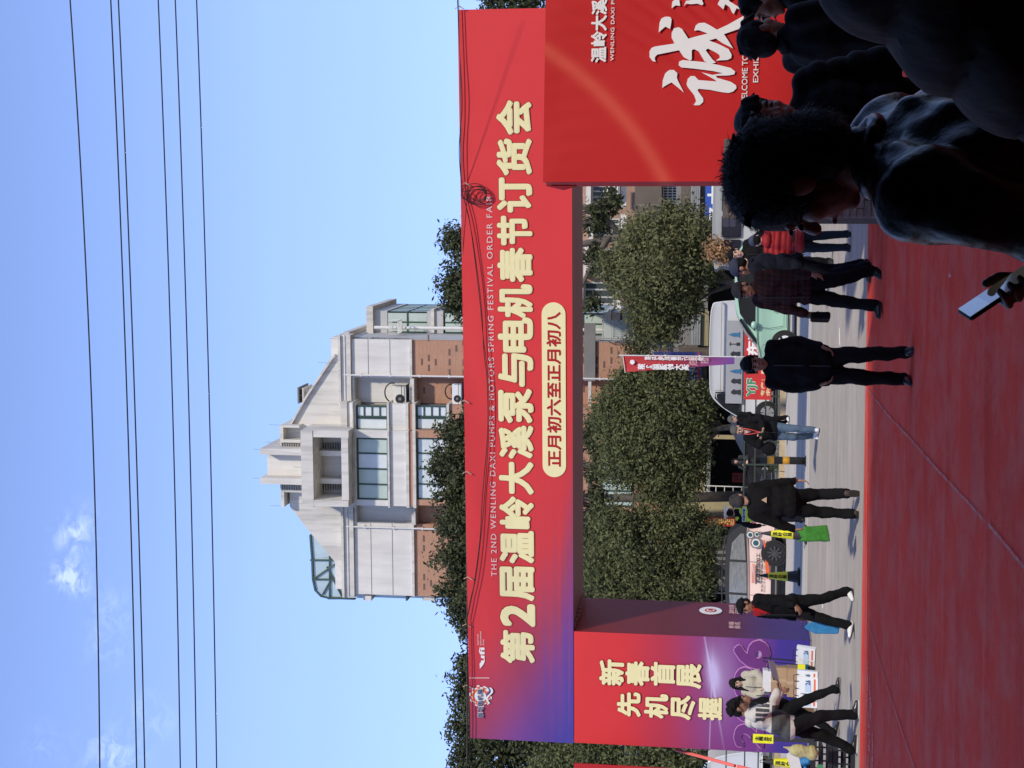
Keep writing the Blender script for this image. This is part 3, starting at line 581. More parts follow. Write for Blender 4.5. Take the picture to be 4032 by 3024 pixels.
# piers between the windows
for (p0, p1) in ((538, 686), (817, 962)):
    for (qa, qb, o, m) in ((706, 740, -1.0, mWh), (1030, 1056, -1.0, mWh)):
        r = rc(p0, qa, p1, qb, o); MB().box(r[0], r[1], o, .7, z_(p1, o), z_(p0, o)+.002).build('pier', m if p0 < 600 else mBr, apt)
    r = rc(p0, 741, p1, 1029, -.95); winc('window', (r[0], r[1], z_(p1)+.01, z_(p0)-.01), -.9, 4, apt, mGr, mGl, rows=1, curtain=(mGl, mGl, mCu, mGl) if p0 < 600 else (mCu, mCu, mCu, mCu))
    r = rc(p0, 590, p1, 704, -.65); zz0, zz1 = z_(p1, -.7)+.01, z_(p0, -.7)-.01
    mid = r[0]+(r[1]-r[0])*.52
    winc('window', (r[0], mid-.01, zz0, zz1), -.6, 1, apt, mGr, mCu); winc('window', (mid+.01, r[1], zz0, zz1), -.6, 1, apt, mGr, mCu, rows=4)
    MB().box(r[0], r[1]-.1, .3, .6, zz0, zz1).build('wall', mGy, apt)
    r = rc(p0, 741, p1, 1029, -.95); MB().box(r[0], r[1], -.3, .6, z_(p1), z_(p0)).build('wall', mGy, apt)
    # side windows of the small bay
# lower storeys (seen under the beam): windows continue
for k in range(1, 6):
    zb = z_(817)-3.05*k; 
    if zb < 3: break
    r = rc(600, 741, 700, 1029, -1); winc('window', (r[0], r[1], zb-1.6, zb), -1.03, 4, apt, mGr, mGl)
    r = rc(600, 590, 700, 704, -.7); winc('window', (r[0], r[1], zb-1.6, zb), -.73, 2, apt, mGr, mGl)
    MB().box(L_, R_, -.06, -.001 if 0 else .0, zb-2.5, zb-2.35).build('string_course', mCo, apt)
# accent tiles
tm = MB().box(-.16, .16, -.012, .0, -.045, .045).mesh('accent_tile'); tm.materials.append(mDk)
for (q0, q1, n, o) in ((285, 452, 95, .03), (1140, 1466, 100, .03), (462, 576, 34, .55)):
    a0, a1 = rc(600, q0, 700, q1)[:2]; cells = set()
    for _ in range(n):
        zt = zW0-.3-random.random()*(zW0-3.6); a = a0+.2+random.random()*(a1-a0-.4); key = (round(a/.5), round(zt/.35))
        if key in cells: continue
        cells.add(key); ob = bpy.data.objects.new('accent_tile', tm); COL.objects.link(ob); ob.parent = apt; ob.location = (key[0]*.5+.1*(key[1] % 2)*2, o-.003, key[1]*.35)
# gable
def fz(p, q, o=0): return Mp.hit(*zp(p, q), o)
gab = [fz(460, 278), fz(460, 345), fz(436, 350), fz(420, 362), fz(300, 545), fz(222, 690), fz(222, 760), fz(282, 775), fz(282, 960), fz(222, 985), fz(222, 1062), fz(300, 1162), fz(350, 1222), fz(440, 1330), fz(484, 1388), fz(484, 1472), fz(520, 1472), fz(520, 278)]
MB().prism(gab, .15, 9.0).build('gable', mCo, apt)
MB().prism([fz(436, 350), fz(420, 362), fz(300, 545), fz(222, 690), fz(228, 690), fz(306, 552), fz(426, 372), fz(440, 358)], -.05, .15).build('coping', mCo, apt)
def zbx(nm, p0, q0, p1, q1, o0, o1, m=mCo): r = rc(p0, q0, p1, q1, o0); return pbox(nm, r, o0, o1, m)
zbx('parapet_box', 180, 682, 196, 762, -.5, 3.5); zbx('parapet_box', 196, 682, 270, 692, -.5, 3.0); zbx('parapet_box', 196, 748, 276, 762, -.5, 3.0); zbx('wall', 196, 692, 240, 748, .1, 3)
zbx('parapet_box', 185, 982, 200, 1062, -.4, 3.5); zbx('parapet_box', 200, 982, 284, 994, -.4, 3.0)
# tall fins and louvres
for q0, q1 in ((792, 820), (928, 957)): zbx('fin', 88, q0, 300, q1, -1.2, 2.6)
zbx('wall', 122, 820, 300, 928, -.5, 2.0, mWh)
for q0, q1 in ((762, 792), (957, 984)):
    zbx('wall', 182, q0, 300, q1, -.3, 2.0, mCo)
    for k in range(9): zbx('louvre', 186+k*11, q0+1, 190+k*11, q1-1, -.42, -.31, mLv)
# portal frame with open loggia
PO = -2.0
zbx('portal_lintel', 280, 706, 335, 1062, PO, .15); zbx('portal_side', 335.5, 706, 500, 738, PO+.01, .15); zbx('portal_side', 335.5, 1032, 500, 1060, PO+.01, .15); zbx('portal_sill', 468, 738.5, 500, 1031.5, PO+.02, .15)
zbx('loggia_wall', 336, 739, 467, 1031, -.1, .14, mWh)
for q in (800, 930): zbx('fin', 337, q, 467, q+24, -.9, -.11, mCo)
for k in range(11): zbx('louvre', 340+k*11.5, 766, 345+k*11.5, 798, -.35, -.11, mLv); zbx('louvre', 340+k*11.5, 957, 345+k*11.5, 984, -.35, -.11, mLv)
for q in (858, 917, 975): c = fz(343, q, -1.4); MB().ell((c[0], -1.4, c[1]), (.07, .07, .07), 8, 6).build('lamp', mGr, apt)
# roof vent
zbx('vent_stack', 290, 520, 330, 560, 1.0, 2.0); zbx('vent_cap', 262, 505, 268, 580, .6, 2.4, mGy); zbx('vent_cap', 285, 508, 290, 578, .7, 2.3, mCo)
for q in (508, 540, 570): zbx('vent_post', 268, q, 285, q+5, .8, 1.0, mGy)
# antennas (lightning rods)
ro = MB()
for p, q, o in ((450, 278, -.2), (395, 390, .3), (165, 680, -.3), (170, 1058, -.3), (90, 795, -1), (90, 930, -1), (280, 715, -1.8), (280, 878, -1.8), (280, 1048, -1.8), (150, 762, .3), (420, 1300, .2)):
    a, z = fz(p, q, o); ro.tube([(a, o, z-.2), (a+.02, o, z+.4)], .008, 4)
ro.build('lightning_rod', mGy, apt)
# sun room on the roof, left
gm = mat('sunroom_glass', (.42, .52, .53), .08, .15, .7, spec=.9); gf = mat('sunroom_frame', (.06, .10, .085), .5)
def arc_prof(off): 
    P = [fz(322, 1195, off), fz(330, 1300, off), fz(334, 1400, off), fz(345, 1450, off), fz(372, 1478, off), fz(408, 1488, off), fz(470, 1488, off), fz(530, 1490, off)]
    return P
pr = arc_prof(1.0)
mbg = MB()
inner = [(a+.05, z-.05) for a, z in pr]
mbg.prism(inner+[(inner[0][0], inner[-1][1])], 1.05, 7.0); sr_ = mbg.build('sunroom', gm, apt)
fr = MB()
for o in (1.0, 3.0, 5.0, 7.0): fr.tube([(a, o, z) for a, z in pr], .07, 5)
for a, z in pr: fr.tube([(a, 1.0, z), (a, 7.0, z)], .05, 5)
for (p0, q0, p1, q1) in ((412, 1290, 412, 1488), (322, 1310, 500, 1310), (330, 1400, 500, 1400), (340, 1395, 480, 1300), (380, 1470, 420, 1400), (470, 1480, 400, 1340)):
    a, z = fz(p0, q0, 1); b, w = fz(p1, q1, 1); fr.tube([(a, .98, z), (b, .98, w)], .045, 5)
fr.build('sunroom_frame', gf, sr_)
# left end: glazed balcony strip and ledges
for (p0, p1, m, o1) in ((490, 570, gm, .8), (575, 612, mWh, .4), (614, 770, gm, .8), (772, 780, gf, .4), (782, 850, gm, .8), (850, 905, mCo, .3), (912, 1000, gm, .8)):
    r = rc(p0, 1470, p1, 1494, .5); pbox('balcony_strip', (r[0], r[1]-.01, r[2], r[3]), o1 if m is gm else .25, 6.0, m)
# drain pipes
for q, p0 in ((444, 455), (1150, 472)):
    a, z = fz(p0, q); pp = MB().tube([(a, -.12, z), (a, -.12, 3)], .045, 6)
    for k in range(12): pp.box(a-.07, a+.07, -.15, .03, z-1.2-k*1.5, z-1.14-k*1.5)
    pp.build('drain_pipe', mPi, apt)
# right flank: enclosed balconies
zt = zc1
SDm = mat('flank_render', (.46, .455, .44), .85, .08, 1, .2, 10)
def fl_(nm, a0, a1, o0, o1, z0, z1, m): return MB().box(a0, a1, o0, o1, z0, z1).build(nm, m, apt)
z580 = Mp.hit(*zp(550, 200))[1]
fl_('wall', R_-.015, R_+.0, .0, DEP, 0, zc0, SDm)
for o0, o1 in ((3.2, 8.2),):
    ww = 1.15; fl_('flank_bay', R_+.001, R_+ww, o0, o1, z580-.7, z580, SDm); fl_('flank_bay', R_+.001, R_+ww+.25, o0-.3, o1+.3, z580, z580+.35, mCo)
    zz_ = z580-.7
    while zz_ > 3.5:
        winf = MB()
        for t in np.linspace(0, 1, 6): winf.box(R_+ww-.09, R_+ww-.02, o0+(o1-o0-.07)*t, o0+(o1-o0-.07)*t+.07, zz_-2.1, zz_)
        for t in (0, .5, 1): winf.box(R_+ww*t*.9+.02, R_+ww*t*.9+.09, o0-.0, o0+.06, zz_-2.1, zz_)
        winf.box(R_, R_+ww-.01, o0-.01, o0+.05, zz_-1.1, zz_-1.03).box(R_+ww-.085, R_+ww-.025, o0, o1, zz_-1.1, zz_-1.04)
        wf = winf.build('balcony_window', mGr, apt); MB().box(R_+.01, R_+ww-.05, o0+.03, o1-.03, zz_-2.09, zz_-.01).build('pane', mGl, wf)
        fl_('flank_bay', R_+.001, R_+ww, o0, o1, zz_-2.95, zz_-2.105, SDm); fl_('flank_ledge', R_+.001, R_+ww+.12, o0-.12, o1+.1, zz_-2.5, zz_-2.35, mCo); zz_ -= 3.05
fl_('flank_cornice', R_+.001, R_+.25, 0.8, DEP, zc0+.3, zc1, mCo)
a = R_+.35; MB().tube([(a, 2.4, z580-.2), (a, 2.4, 3)], .085, 8).build('drain_pipe', mPi, apt)
rk = MB(); rz = Mp.hit(*zp(700, 230))[1]
for t in (0, .25, .5, .75, 1): rk.box(R_+.1, R_+.75, 1.5+t*.8, 1.53+t*.8, rz-.02, rz+.02); rk.box(R_+.1, R_+.75, 1.5+t*.8, 1.53+t*.8, rz+.48, rz+.5)
for x in (.1, .75): rk.box(R_+x, R_+x+.03, 1.5, 2.3, rz, rz+.03).box(R_+x, R_+x+.03, 1.5, 1.53, rz, rz+.5).box(R_+x, R_+x+.03, 2.3, 2.33, rz, rz+.5)
rk.build('flank_rack', mPi, apt)
# low part: white framed window cage at the corner and grey bands
r = abox(2300, 1260, 2344, 1500, -.1, Mp); pbox('grey_band', (r[0], R_+.9, r[2], r[3]), -.12, .0, mGy)
def cage(nm, x0, y0, x1, y1, off, P, parent, n, rows, m, depth=.5, glass=mGl):
    r = abox(x0, y0, x1, y1, off, P); c = MB(); a0, a1, z0, z1 = r; rodw = .018
    for i in range(n+1): a = a0+(a1-a0)*i/n; c.box(a-rodw, a+rodw, off, off+.03, z0, z1)
    for j in range(rows+1): z = z0+(z1-z0)*j/rows; c.box(a0, a1, off-.02, off+.0, z-.02, z+.02).box(a0-.01, a0+.03, off, off+depth, z-.02, z+.02).box(a1-.03, a1+.01, off, off+depth, z-.02, z+.02)
    co = c.build('window_cage', m, parent); MB().box(a0+.06, a1-.06, off+depth-.04, off+depth, z0+.04, z1-.04).build('pane', glass, co); return co
mBar = mat('cage_bars_pale', (.5, .5, .47), .5, .1); mDG = mat('window_glass_dark', (.06, .07, .065), .15, .2, 1, spec=.7)
cage('c', 2372, 1262, 2506, 1338, -.5, Mp, apt, 9, 4, mBar, .5); cage('c', 2510, 1285, 2680, 1385, -.6, Mp, apt, 9, 4, mat('cage_bars_tan', (.38, .35, .27), .5, .1), .6, mDG)
cage('c', 2352, 2000, 2410, 2140, -1.4, Mp, apt, 12, 3, mBar, .35, mDG)

# air conditioners on the facade (things of their own)
mAC = mat('ac_casing', (.66, .62, .52), .5, .06); mAC2 = mat('ac_casing_white', (.72, .72, .69), .5, .06); mBk = mat('black_rubber', (.015, .015, .016), .6, .1)
def aircon(p0, q0, p1, q1, label, cas, loop=True):
    r = rc(p0, q0, p1, q1, -.2); c = ((r[0]+r[1])/2, r[2]); w = (r[1]-r[0]); h = r[3]-r[2]
    loc = Mp.o+Mp.ax*c[0]+Mp.n*(-.15)+Vector((0, 0, c[1])); t = empty('air_conditioner', loc, -Mp.yaw, label, 'air conditioner', 'air conditioners on the gabled building')
    MB().box(-w/2, w/2, -.17, .17, 0, h).build('casing', cas, t, bevel=.015)
    MB().lathe([(h*.36, -.185), (h*.36, -.172)], 20, 'y', (-w*.2, 0, h*.48)).build('fan_grille', mBk, t); MB().lathe([(h*.12, -.2), (h*.12, -.187)], 12, 'y', (-w*.2, 0, h*.48)).build('fan_hub', mGy, t)
    MB().box(-w*.5-.03, w*.5+.08, -.3, .4, -.05, -.015).box(-w*.5-.03, -w*.5, -.3, -.27, -.05, h*1.02).box(w*.5+.05, w*.5+.08, -.3, -.27, -.05, h*1.02).box(-w*.5-.03, w*.5+.08, -.3, -.27, h*.3, h*.34).build('bracket', mBk, t)
    if loop: MB().tube([(w*.1+.62*h*math.cos(q)*1.2, .1, h+.1+.6*h*math.sin(q)) for q in np.linspace(-.3, 3.6, 16)], .035, 6).build('hose', mBk, t)
aircon(712, 497, 772, 582, 'cream air conditioner with black hose on the upper ledge of the gabled building', mAC)
aircon(986, 488, 1032, 584, 'white air conditioner just above the top edge of the gateway', mAC2)

# ================================================================== BRICK BLOCK on the right (behind the trees)
o2 = at(2600, 900, 66); Q = Pl((o2.x, 66, 0), .05); blk = Q.root('apartment_building', 'pinkish tiled apartment block with grey balconies half hidden behind the right hand tree', 'building')
mPk = brickmat('pink_tile', (.42, .27, .20), (.36, .22, .16), (.32, .22, .17), w=.2, h=.06)
mBn = mat('brown_render', (.13, .105, .085), .85, .15, 1.5, .3)
def qb(nm, x0, y0, x1, y1, o0, o1, m): r = abox(x0, y0, x1, y1, o0, Q); return MB().box(r[0], r[1], o0, o1, r[2], r[3]).build(nm, m, blk)
qb('wall', 2180, 300, 2500, 1200, 0, 8, mPk); qb('balcony_wall', 2500, 300, 2605, 1215, -1.2, 8, mBn); qb('wall', 2605, 300, 2690, 1200, -.2, 8, mBn); qb('band', 2690, 300, 2712, 1230, -.5, 8, mGy); qb('wall', 2712, 300, 2862, 1200, -.1, 8, mGy)
cage('c', 2612, 705, 2684, 800, -.6, Q, blk, 9, 4, mBar, .35, mDG); cage('c', 2612, 830, 2684, 930, -.6, Q, blk, 9, 4, mBar, .35, mDG)
for (x0, y0, x1, y1) in ((2330, 730, 2440, 800), (2340, 860, 2440, 930), (2320, 980, 2440, 1080), (2300, 1110, 2420, 1200)):
    r = abox(x0, y0, x1, y1, -.1, Q); winc('window', r, -.12, 3, blk, mBar, mDG, rows=1); qb('balcony_rail', x1+4, y0-16, x1+26, y1+16, -.9, -.82, mWh); qb('lintel', x0-22, y0-12, x0-4, y1+12, -.6, 0, mWh)
t = Q.hit(2438, 745, -.9); ac = empty('air_conditioner', Q.o+Q.ax*t[0]+Q.n*(-1.1)+Vector((0, 0, t[1])), -.05, 'white air conditioner beside the window of the pinkish tiled block', 'air conditioner')
MB().box(-.4, .4, -.17, .17, 0, .55).build('casing', mAC2, ac, bevel=.02); MB().lathe([(.2, -.19), (.2, -.172)], 16, 'y', (-.13, 0, .27)).build('fan_grille', mBk, ac)
for i in range(9): qb('cladding_joint', 2506, 330+i*95, 2600, 334+i*95, -1.22, -1.2, mGy)

# ================================================================== SHOP ROW
o3 = at(2800, 1500, 58); H = Pl((o3.x, 58.3, .15), 0.0); 
class PlZ(Pl):
    def hit(s, x, y, off=0.0): a, z = Pl.hit(s, x, y, off); return (a, z)
H = PlZ((o3.x, 58.3, .15), 0.0)
shop = H.root('shop_row', 'low row of dim shop fronts with shutters behind the parked vehicles', 'shop')
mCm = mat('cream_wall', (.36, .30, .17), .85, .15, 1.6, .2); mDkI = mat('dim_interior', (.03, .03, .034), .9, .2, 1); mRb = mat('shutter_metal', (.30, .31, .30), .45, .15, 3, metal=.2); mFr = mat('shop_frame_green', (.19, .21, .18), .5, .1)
def hb(nm, x0, y0, x1, y1, o0, o1, m, bevel=0): r = abox(x0, y0, x1, y1, o0, H); return MB().box(r[0], r[1], o0, o1, r[2], r[3]).build(nm, m, shop)
zT = H.hit(2650, 1500)[1]; zL = H.hit(2782, 1500)[1]
xL, xR = H.hit(2700, 3100)[0], H.hit(2700, 300)[0]
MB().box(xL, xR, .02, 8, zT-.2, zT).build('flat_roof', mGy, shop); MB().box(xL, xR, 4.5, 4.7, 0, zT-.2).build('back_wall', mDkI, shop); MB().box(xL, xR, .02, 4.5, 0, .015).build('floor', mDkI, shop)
for (y0, y1, m) in ((300, 640, mCm), (640, 1000, mBn), (1000, 1360, mGy), (1360, 1730, mBn), (1730, 1990, mCm), (1990, 2300, mCm), (2300, 3060, mGy)):
    a0, a1 = H.hit(2700, y1)[0], H.hit(2700, y0)[0]; MB().box(a0+.003, a1-.003, 0, .3, zL, zT-.205).build('fascia', m, shop)
for (y0, y1, m) in ((700, 716, mCm), (965, 1000, mWh), (1100, 1112, mBn), (1357, 1397, mBn), (1712, 1728, mCm), (1940, 2034, mCm), (2240, 2262, mGy), (2480, 2560, mCm), (2900, 2930, mBn)):
    a0, a1 = H.hit(2800, y1)[0], H.hit(2800, y0)[0]; MB().box(a0, a1, -.05, .35, 0, zL-.003).build('column', m, shop)
def ribbed(x0, y0, x1, y1, off, n=5, m=mRb):
    r = abox(x0, y0, x1, y1, off, H); mb = MB(); h = (r[3]-r[2])/n
    for i in range(n): mb.prism([(0, 0)]*0 or [(r[0], r[2]+i*h), (r[1], r[2]+i*h), (r[1], r[2]+(i+.8)*h), (r[0], r[2]+(i+.8)*h)], off-.05, off)
    mb.box(r[0], r[1], off-.02, off+.0, r[2], r[3]); return mb.build('shutter_box', m, shop)
ribbed(2722, 1232, 2758, 1358, -.25, 4); ribbed(2762, 1225, 2790, 1362, -.1, 5, mCm); ribbed(2720, 700, 2756, 905, -.25, 5); ribbed(2770, 905, 2792, 1100, -.2, 3)
hb('frame', 2781, 1728, 2797, 1945, -.06, .0, mFr); hb('frame', 2781, 2120, 2796, 2232, -.06, 0, mFr)
mSt = [mat('curtain_%s' % k, c, .8, .15, 4) for k, c in (('grey', (.17, .18, .17)), ('dark', (.035, .03, .03)))]
r = abox(2796, 2120, 3000, 2232, .1, H); n = 9
for i in range(n): MB().box(r[0]+(r[1]-r[0])*i/n, r[0]+(r[1]-r[0])*(i+1)/n-.004, .1+.03*(i % 2), .16, r[2], r[3]).build('curtain_panel', mSt[i % 2], shop)
hb('door_panel', 2830, 2262, 3060, 2330, .2, .3, mGy); hb('shutter', 2800, 2560, 3060, 2900, .15, .2, mRb)
mRd = mat('red_sign_board', (.36, .03, .025), .6, .12, 3); GLD = mat('gold_film', (.62, .42, .12), .5, .05)
def board(label, x0, y0, x1, y1, off, m, P=H, depth=.06, name='shop_sign'):
    r = abox(x0, y0, x1, y1, off, P); c = (r[0]+r[1])/2; loc = P.o+P.ax*c+P.n*off+Vector((0, 0, r[2])); t = empty(name, loc, -P.yaw, label, 'sign')
    w = r[1]-r[0]; h = r[3]-r[2]; MB().box(-w/2, w/2, 0, depth, 0, h).build('board', m, t); return t, w, h
t, w, h = board('narrow red upright sign with gold characters beside the cream column', 2762, 2036, 2895, 2072, -.2, mRd)
text('sign_text', '千\n年\n老\n店', (-w*.36, w*.36, h*.03, h*.97), -.005, GLD, t, bold=.02, center=True, line=.9)
t, w, h = board('red board with thin white lines above the striped shop curtain', 2752, 2078, 2792, 2262, -.15, mRd); MB().tube([(-w*.3, -.01, h*.2), (0, -.01, h*.9), (w*.3, -.01, h*.3)], .012, 4).build('line', WHT, t)
mBl = mat('navy_sign_board', (.035, .045, .20), .6, .08, 3)
t, w, h = board('dark blue shop sign with white phone lines half hidden by the middle tree', 2575, 1385, 2762, 1640, -.35, mBl)
text('sign_text', '不锈钢', (-w*.42, w*.30, h*.62, h*.85), -.005, mat('amber_film', (.72, .35, .06), .6), t, bold=.02); text('sign_text', '水泵维修 电机、维修', (-w*.46, w*.44, h*.38, h*.52), -.005, WHT, t, bold=.012); text('sign_text', '江南路420号 手机:138', (-w*.46, w*.44, h*.14, h*.28), -.005, WHT, t, bold=.012)
MB().box(-w/2+.02, w/2-.02, -.01, 0, h*.04, h*.09).build('stripe', mRd, t)
mB2 = mat('bright_blue_sign_board', (.03, .09, .42), .5, .05, 3)
t, w, h = board('bright blue shop sign with big white characters above the stone pillar', 2776, 690, 2842, 1000, -.6, mB2)
text('sign_text', '尔士', (-w*.14, w*.36, h*.14, h*.86), -.005, WHT, t, bold=.03, space=1.25)
qb('window_strip', 2846, 700, 2862, 905, -.3, -.1, mWh)
# things in front of the shops
t = empty('ladder', (H.o.x+H.hit(2900, 1925)[0], 57.6, .15), 0, 'white step ladder leaning in the dark shop opening', 'ladder')
for x in (-.12, .12): MB().tube([(x, 0, 0), (x, .3, 2.6)], .025, 5).build('rail', mPi, t)
for k in range(7): MB().tube([(-.12, .05+.04*k, .3+k*.33), (.12, .05+.04*k, .3+k*.33)], .018, 5).build('rung', mPi, t)
c = at(2950, 1882, 54); t = empty('lottery_box', (c.x, 54, .15), 0, 'small red lettered box standing before the dark shop', 'box'); MB().box(-.16, .16, -.15, .15, .95, 1.35).build('box', mRd, t, bevel=.02); text('lettering', '日', (-.09, .09, 1.02, 1.28), -.156, BLK, t, bold=.03); MB().box(-.5, .5, -.3, .3, .6, .94).box(-.45, -.4, -.25, .25, 0, .6).box(.4, .45, -.25, .25, 0, .6).build('table', mBn, t)

# ================================================================== RAILING along the kerb
mRail = mat('railing_paint', (.035, .055, .04), .5, .1)
ry = 45.9
t = empty('kerb_railing', (at(3000, 1800, ry).x, ry, .15), 0, 'dark green metal railing along the kerb between bollard and red banner', 'railing')
x0, x1 = at(3000, 2010, ry).x-t.location.x, at(3000, 1290, ry).x-t.location.x
for k in range(9): x = x0+(x1-x0)*k/8; MB().box(x-.025, x+.025, -.025, .025, 0, 1.08).build('post', mRail, t)
for z in (.12, .42, .72, 1.05): MB().box(x0, x1, -.02, .02, z-.02, z+.02).build('rail', mRail, t)
t = empty('kerb_railing', (at(3000, 2990, 44.9).x, 44.9, .15), 0, 'dark green metal railing at the left edge beyond the gateway', 'railing')
for k in range(4): MB().box(-1.2+k*.8-.025, -1.2+k*.8+.025, -.025, .025, 0, 1.5).build('post', mRail, t)
for z in (.12, .5, .9, 1.45): MB().box(-1.25, 1.4, -.02, .02, z-.02, z+.02).build('rail', mRail, t)
# red banner tied to the railing
V2 = Pl((at(3000, 1400, ry-.1).x, ry-.08, .15), 0); t, w, h = board('red cloth banner with green white logo tied to the kerb railing', 2932, 1095, 3040, 1574, 0, mat('red_banner_cloth', (.52, .03, .03), .8, .12, 2, .3), V2, .012, 'fence_banner')
GRN = mat('green_film', (.05, .25, .10), .6)
text('banner_text', 'YJF', (-w*.47, -w*.33, h*.50, h*.88), -.004, WHT, t, bold=.07); text('banner_text', 'YJF', (-w*.47, -w*.33, h*.50, h*.88), -.016, GRN, t, bold=.03)
text('banner_text', '东兴水泵', (-w*.14, w*.40, h*.5, h*.9), -.004, WHT, t, bold=.04); text('banner_text', '专产：数控机床', (-w*.47, -w*.05, h*.24, h*.38), -.004, YEL, t, bold=.012); text('banner_text', '余姆洋工业', (-w*.47, -w*.12, h*.05, h*.19), -.004, YEL, t, bold=.012)

# ================================================================== CABLES
mCb = mat('cable_black', (.012, .014, .02), .6, .05)
ends = (((276, 0), (393, 3024)), ((436, 0), (538, 3024)), ((466, 0), (570, 3024)), ((623, 0), (710, 3024)), ((690, 0), (774, 3024)), ((774, 0), (853, 3024)))
ys_ = (24.0, 24.5, 24.8, 26, 26.5, 27)
names = ('topmost black power cable across the sky', 'upper cable of the close pair across the sky', 'lower cable of the close pair across the sky', 'fourth black cable from the top of the sky', 'fifth black cable from the top of the sky', 'lowest black cable across the open sky')
mids = ((358, 1512), (498, 1512), (528, 1512), (677, 1512), (741, 1512), (822, 1512))
for (e0, e1), md, Yd, nm in zip(ends, mids, ys_, names):
    def pp(t):
        q = (1-t)*(1-2*t); r1 = 4*t*(1-t); r2 = t*(2*t-1); return (e0[0]*q+md[0]*r1+e1[0]*r2, e0[1]*q+md[1]*r1+e1[1]*r2)
    # each cable hangs between posts far outside the frame
    P = [at(*pp(t), Yd) for t in np.linspace(-.25, 1.25, 26)]
    tag(MB().tube(P, .0125, 6).build('power_cable', mCb, None, True), nm, 'cable', 'power cables across the sky')
def aw(x, y, o=-.03):   # point near arch front
    a, z = A.hit(x, y, o); return A.o+A.ax*a+A.n*o+Vector((0, 0, z))
def bundle(label, paths, r=.008):
    t = empty('wire_bundle', paths[0][0], 0, label, 'wires'); 
    for P in paths: MB().tube([p-paths[0][0] for p in P], r, 5).build('wire', mCb, t)
    return t
def curve(pts, o=-.05, n=8):
    pts = [Vector((*p, 0)) for p in pts]; out = []
    for i in range(len(pts)-1):
        p0, p1, p2, p3 = pts[max(i-1, 0)], pts[i], pts[i+1], pts[min(i+2, len(pts)-1)]
        for k in range(n):
            u = k/n; q = .5*((2*p1)+(p2-p0)*u+(2*p0-5*p1+4*p2-p3)*u*u+(3*p1-p0-3*p2+p3)*u**3); out.append(aw(q.x, q.y, o))
    out.append(aw(pts[-1].x, pts[-1].y, o)); return out
c1 = curve([(1838, 2440), (1855, 2350), (1868, 2290), (1890, 2120), (1900, 1950), (1920, 1700), (1918, 1500), (1905, 1380), (1895, 1200), (1870, 1000), (1850, 880), (1822, 765)], -.06)
c2 = curve([(1838, 2444), (1862, 2330), (1877, 2250), (1897, 2080), (1912, 1900), (1926, 1650), (1921, 1480), (1903, 1330), (1889, 1180), (1862, 960), (1845, 850), (1820, 762)], -.10)
bundle('slack black wires drooping across the face of the gateway beam', [c1, c2])
c3 = curve([(1820, 765), (1808, 600), (1815, 450), (1812, 250), (1806, 100), (1800, -60)], -.06); c4 = curve([(1818, 765), (1812, 560), (1820, 400), (1810, 200), (1803, 40), (1798, -60)], -.1)
bundle('black wires along the top edge of the beam at its right end', [c3, c4])
c5 = curve([(1838, 3040), (1842, 2850), (1838, 2500), (1836, 2442)], -.08); c6 = curve([(1845, 3040), (1850, 2880), (1844, 2650), (1838, 2444)], -.1)
bundle('black wires along the top edge of the beam at its left end', [c5, c6])
coil = []
for k in range(5):
    cx, cy, r0 = 1868+k*4, 768+(k % 3-1)*8, 44-4*k
    coil.append([aw(cx+r0*math.cos(q)*1.1, cy+r0*.85*math.sin(q), -.08-.015*k) for q in np.linspace(0, 6.4, 20)])
coil.append([aw(1832+16*math.cos(q), 768+16*math.sin(q), -.1) for q in np.linspace(0, 12, 30)])
bundle('tangled coil of spare black wire hanging at the top of the beam', coil, .008)
mThin = mat('thin_wire', (.12, .11, .10), .6)
P = [at(1805, -60, 27), at(1820, 700, 28.5), at(1828, 1500, 29.5), at(1838, 2300, 30.4), at(1838, 3060, 31)]
tag(MB().tube(P, .006, 5).build('guy_wire', mThin), 'thin taut wire strung level just above the beam top', 'wire')
for (x, y) in ((1808, 30), (1832, 725), (1828, 1580), (1838, 1860), (1842, 2275), (1836, 2460), (1838, 2700)):
    a, z = A.hit(x, y, -.02)
    tk = MB().tube([(a-.02, -.03, z+.08), (a+.03, -.06, z), (a-.03, -.05, z-.10)], .012, 4).build('tie_knot', mat('tie_string', (.62, .45, .33), .8), arch)

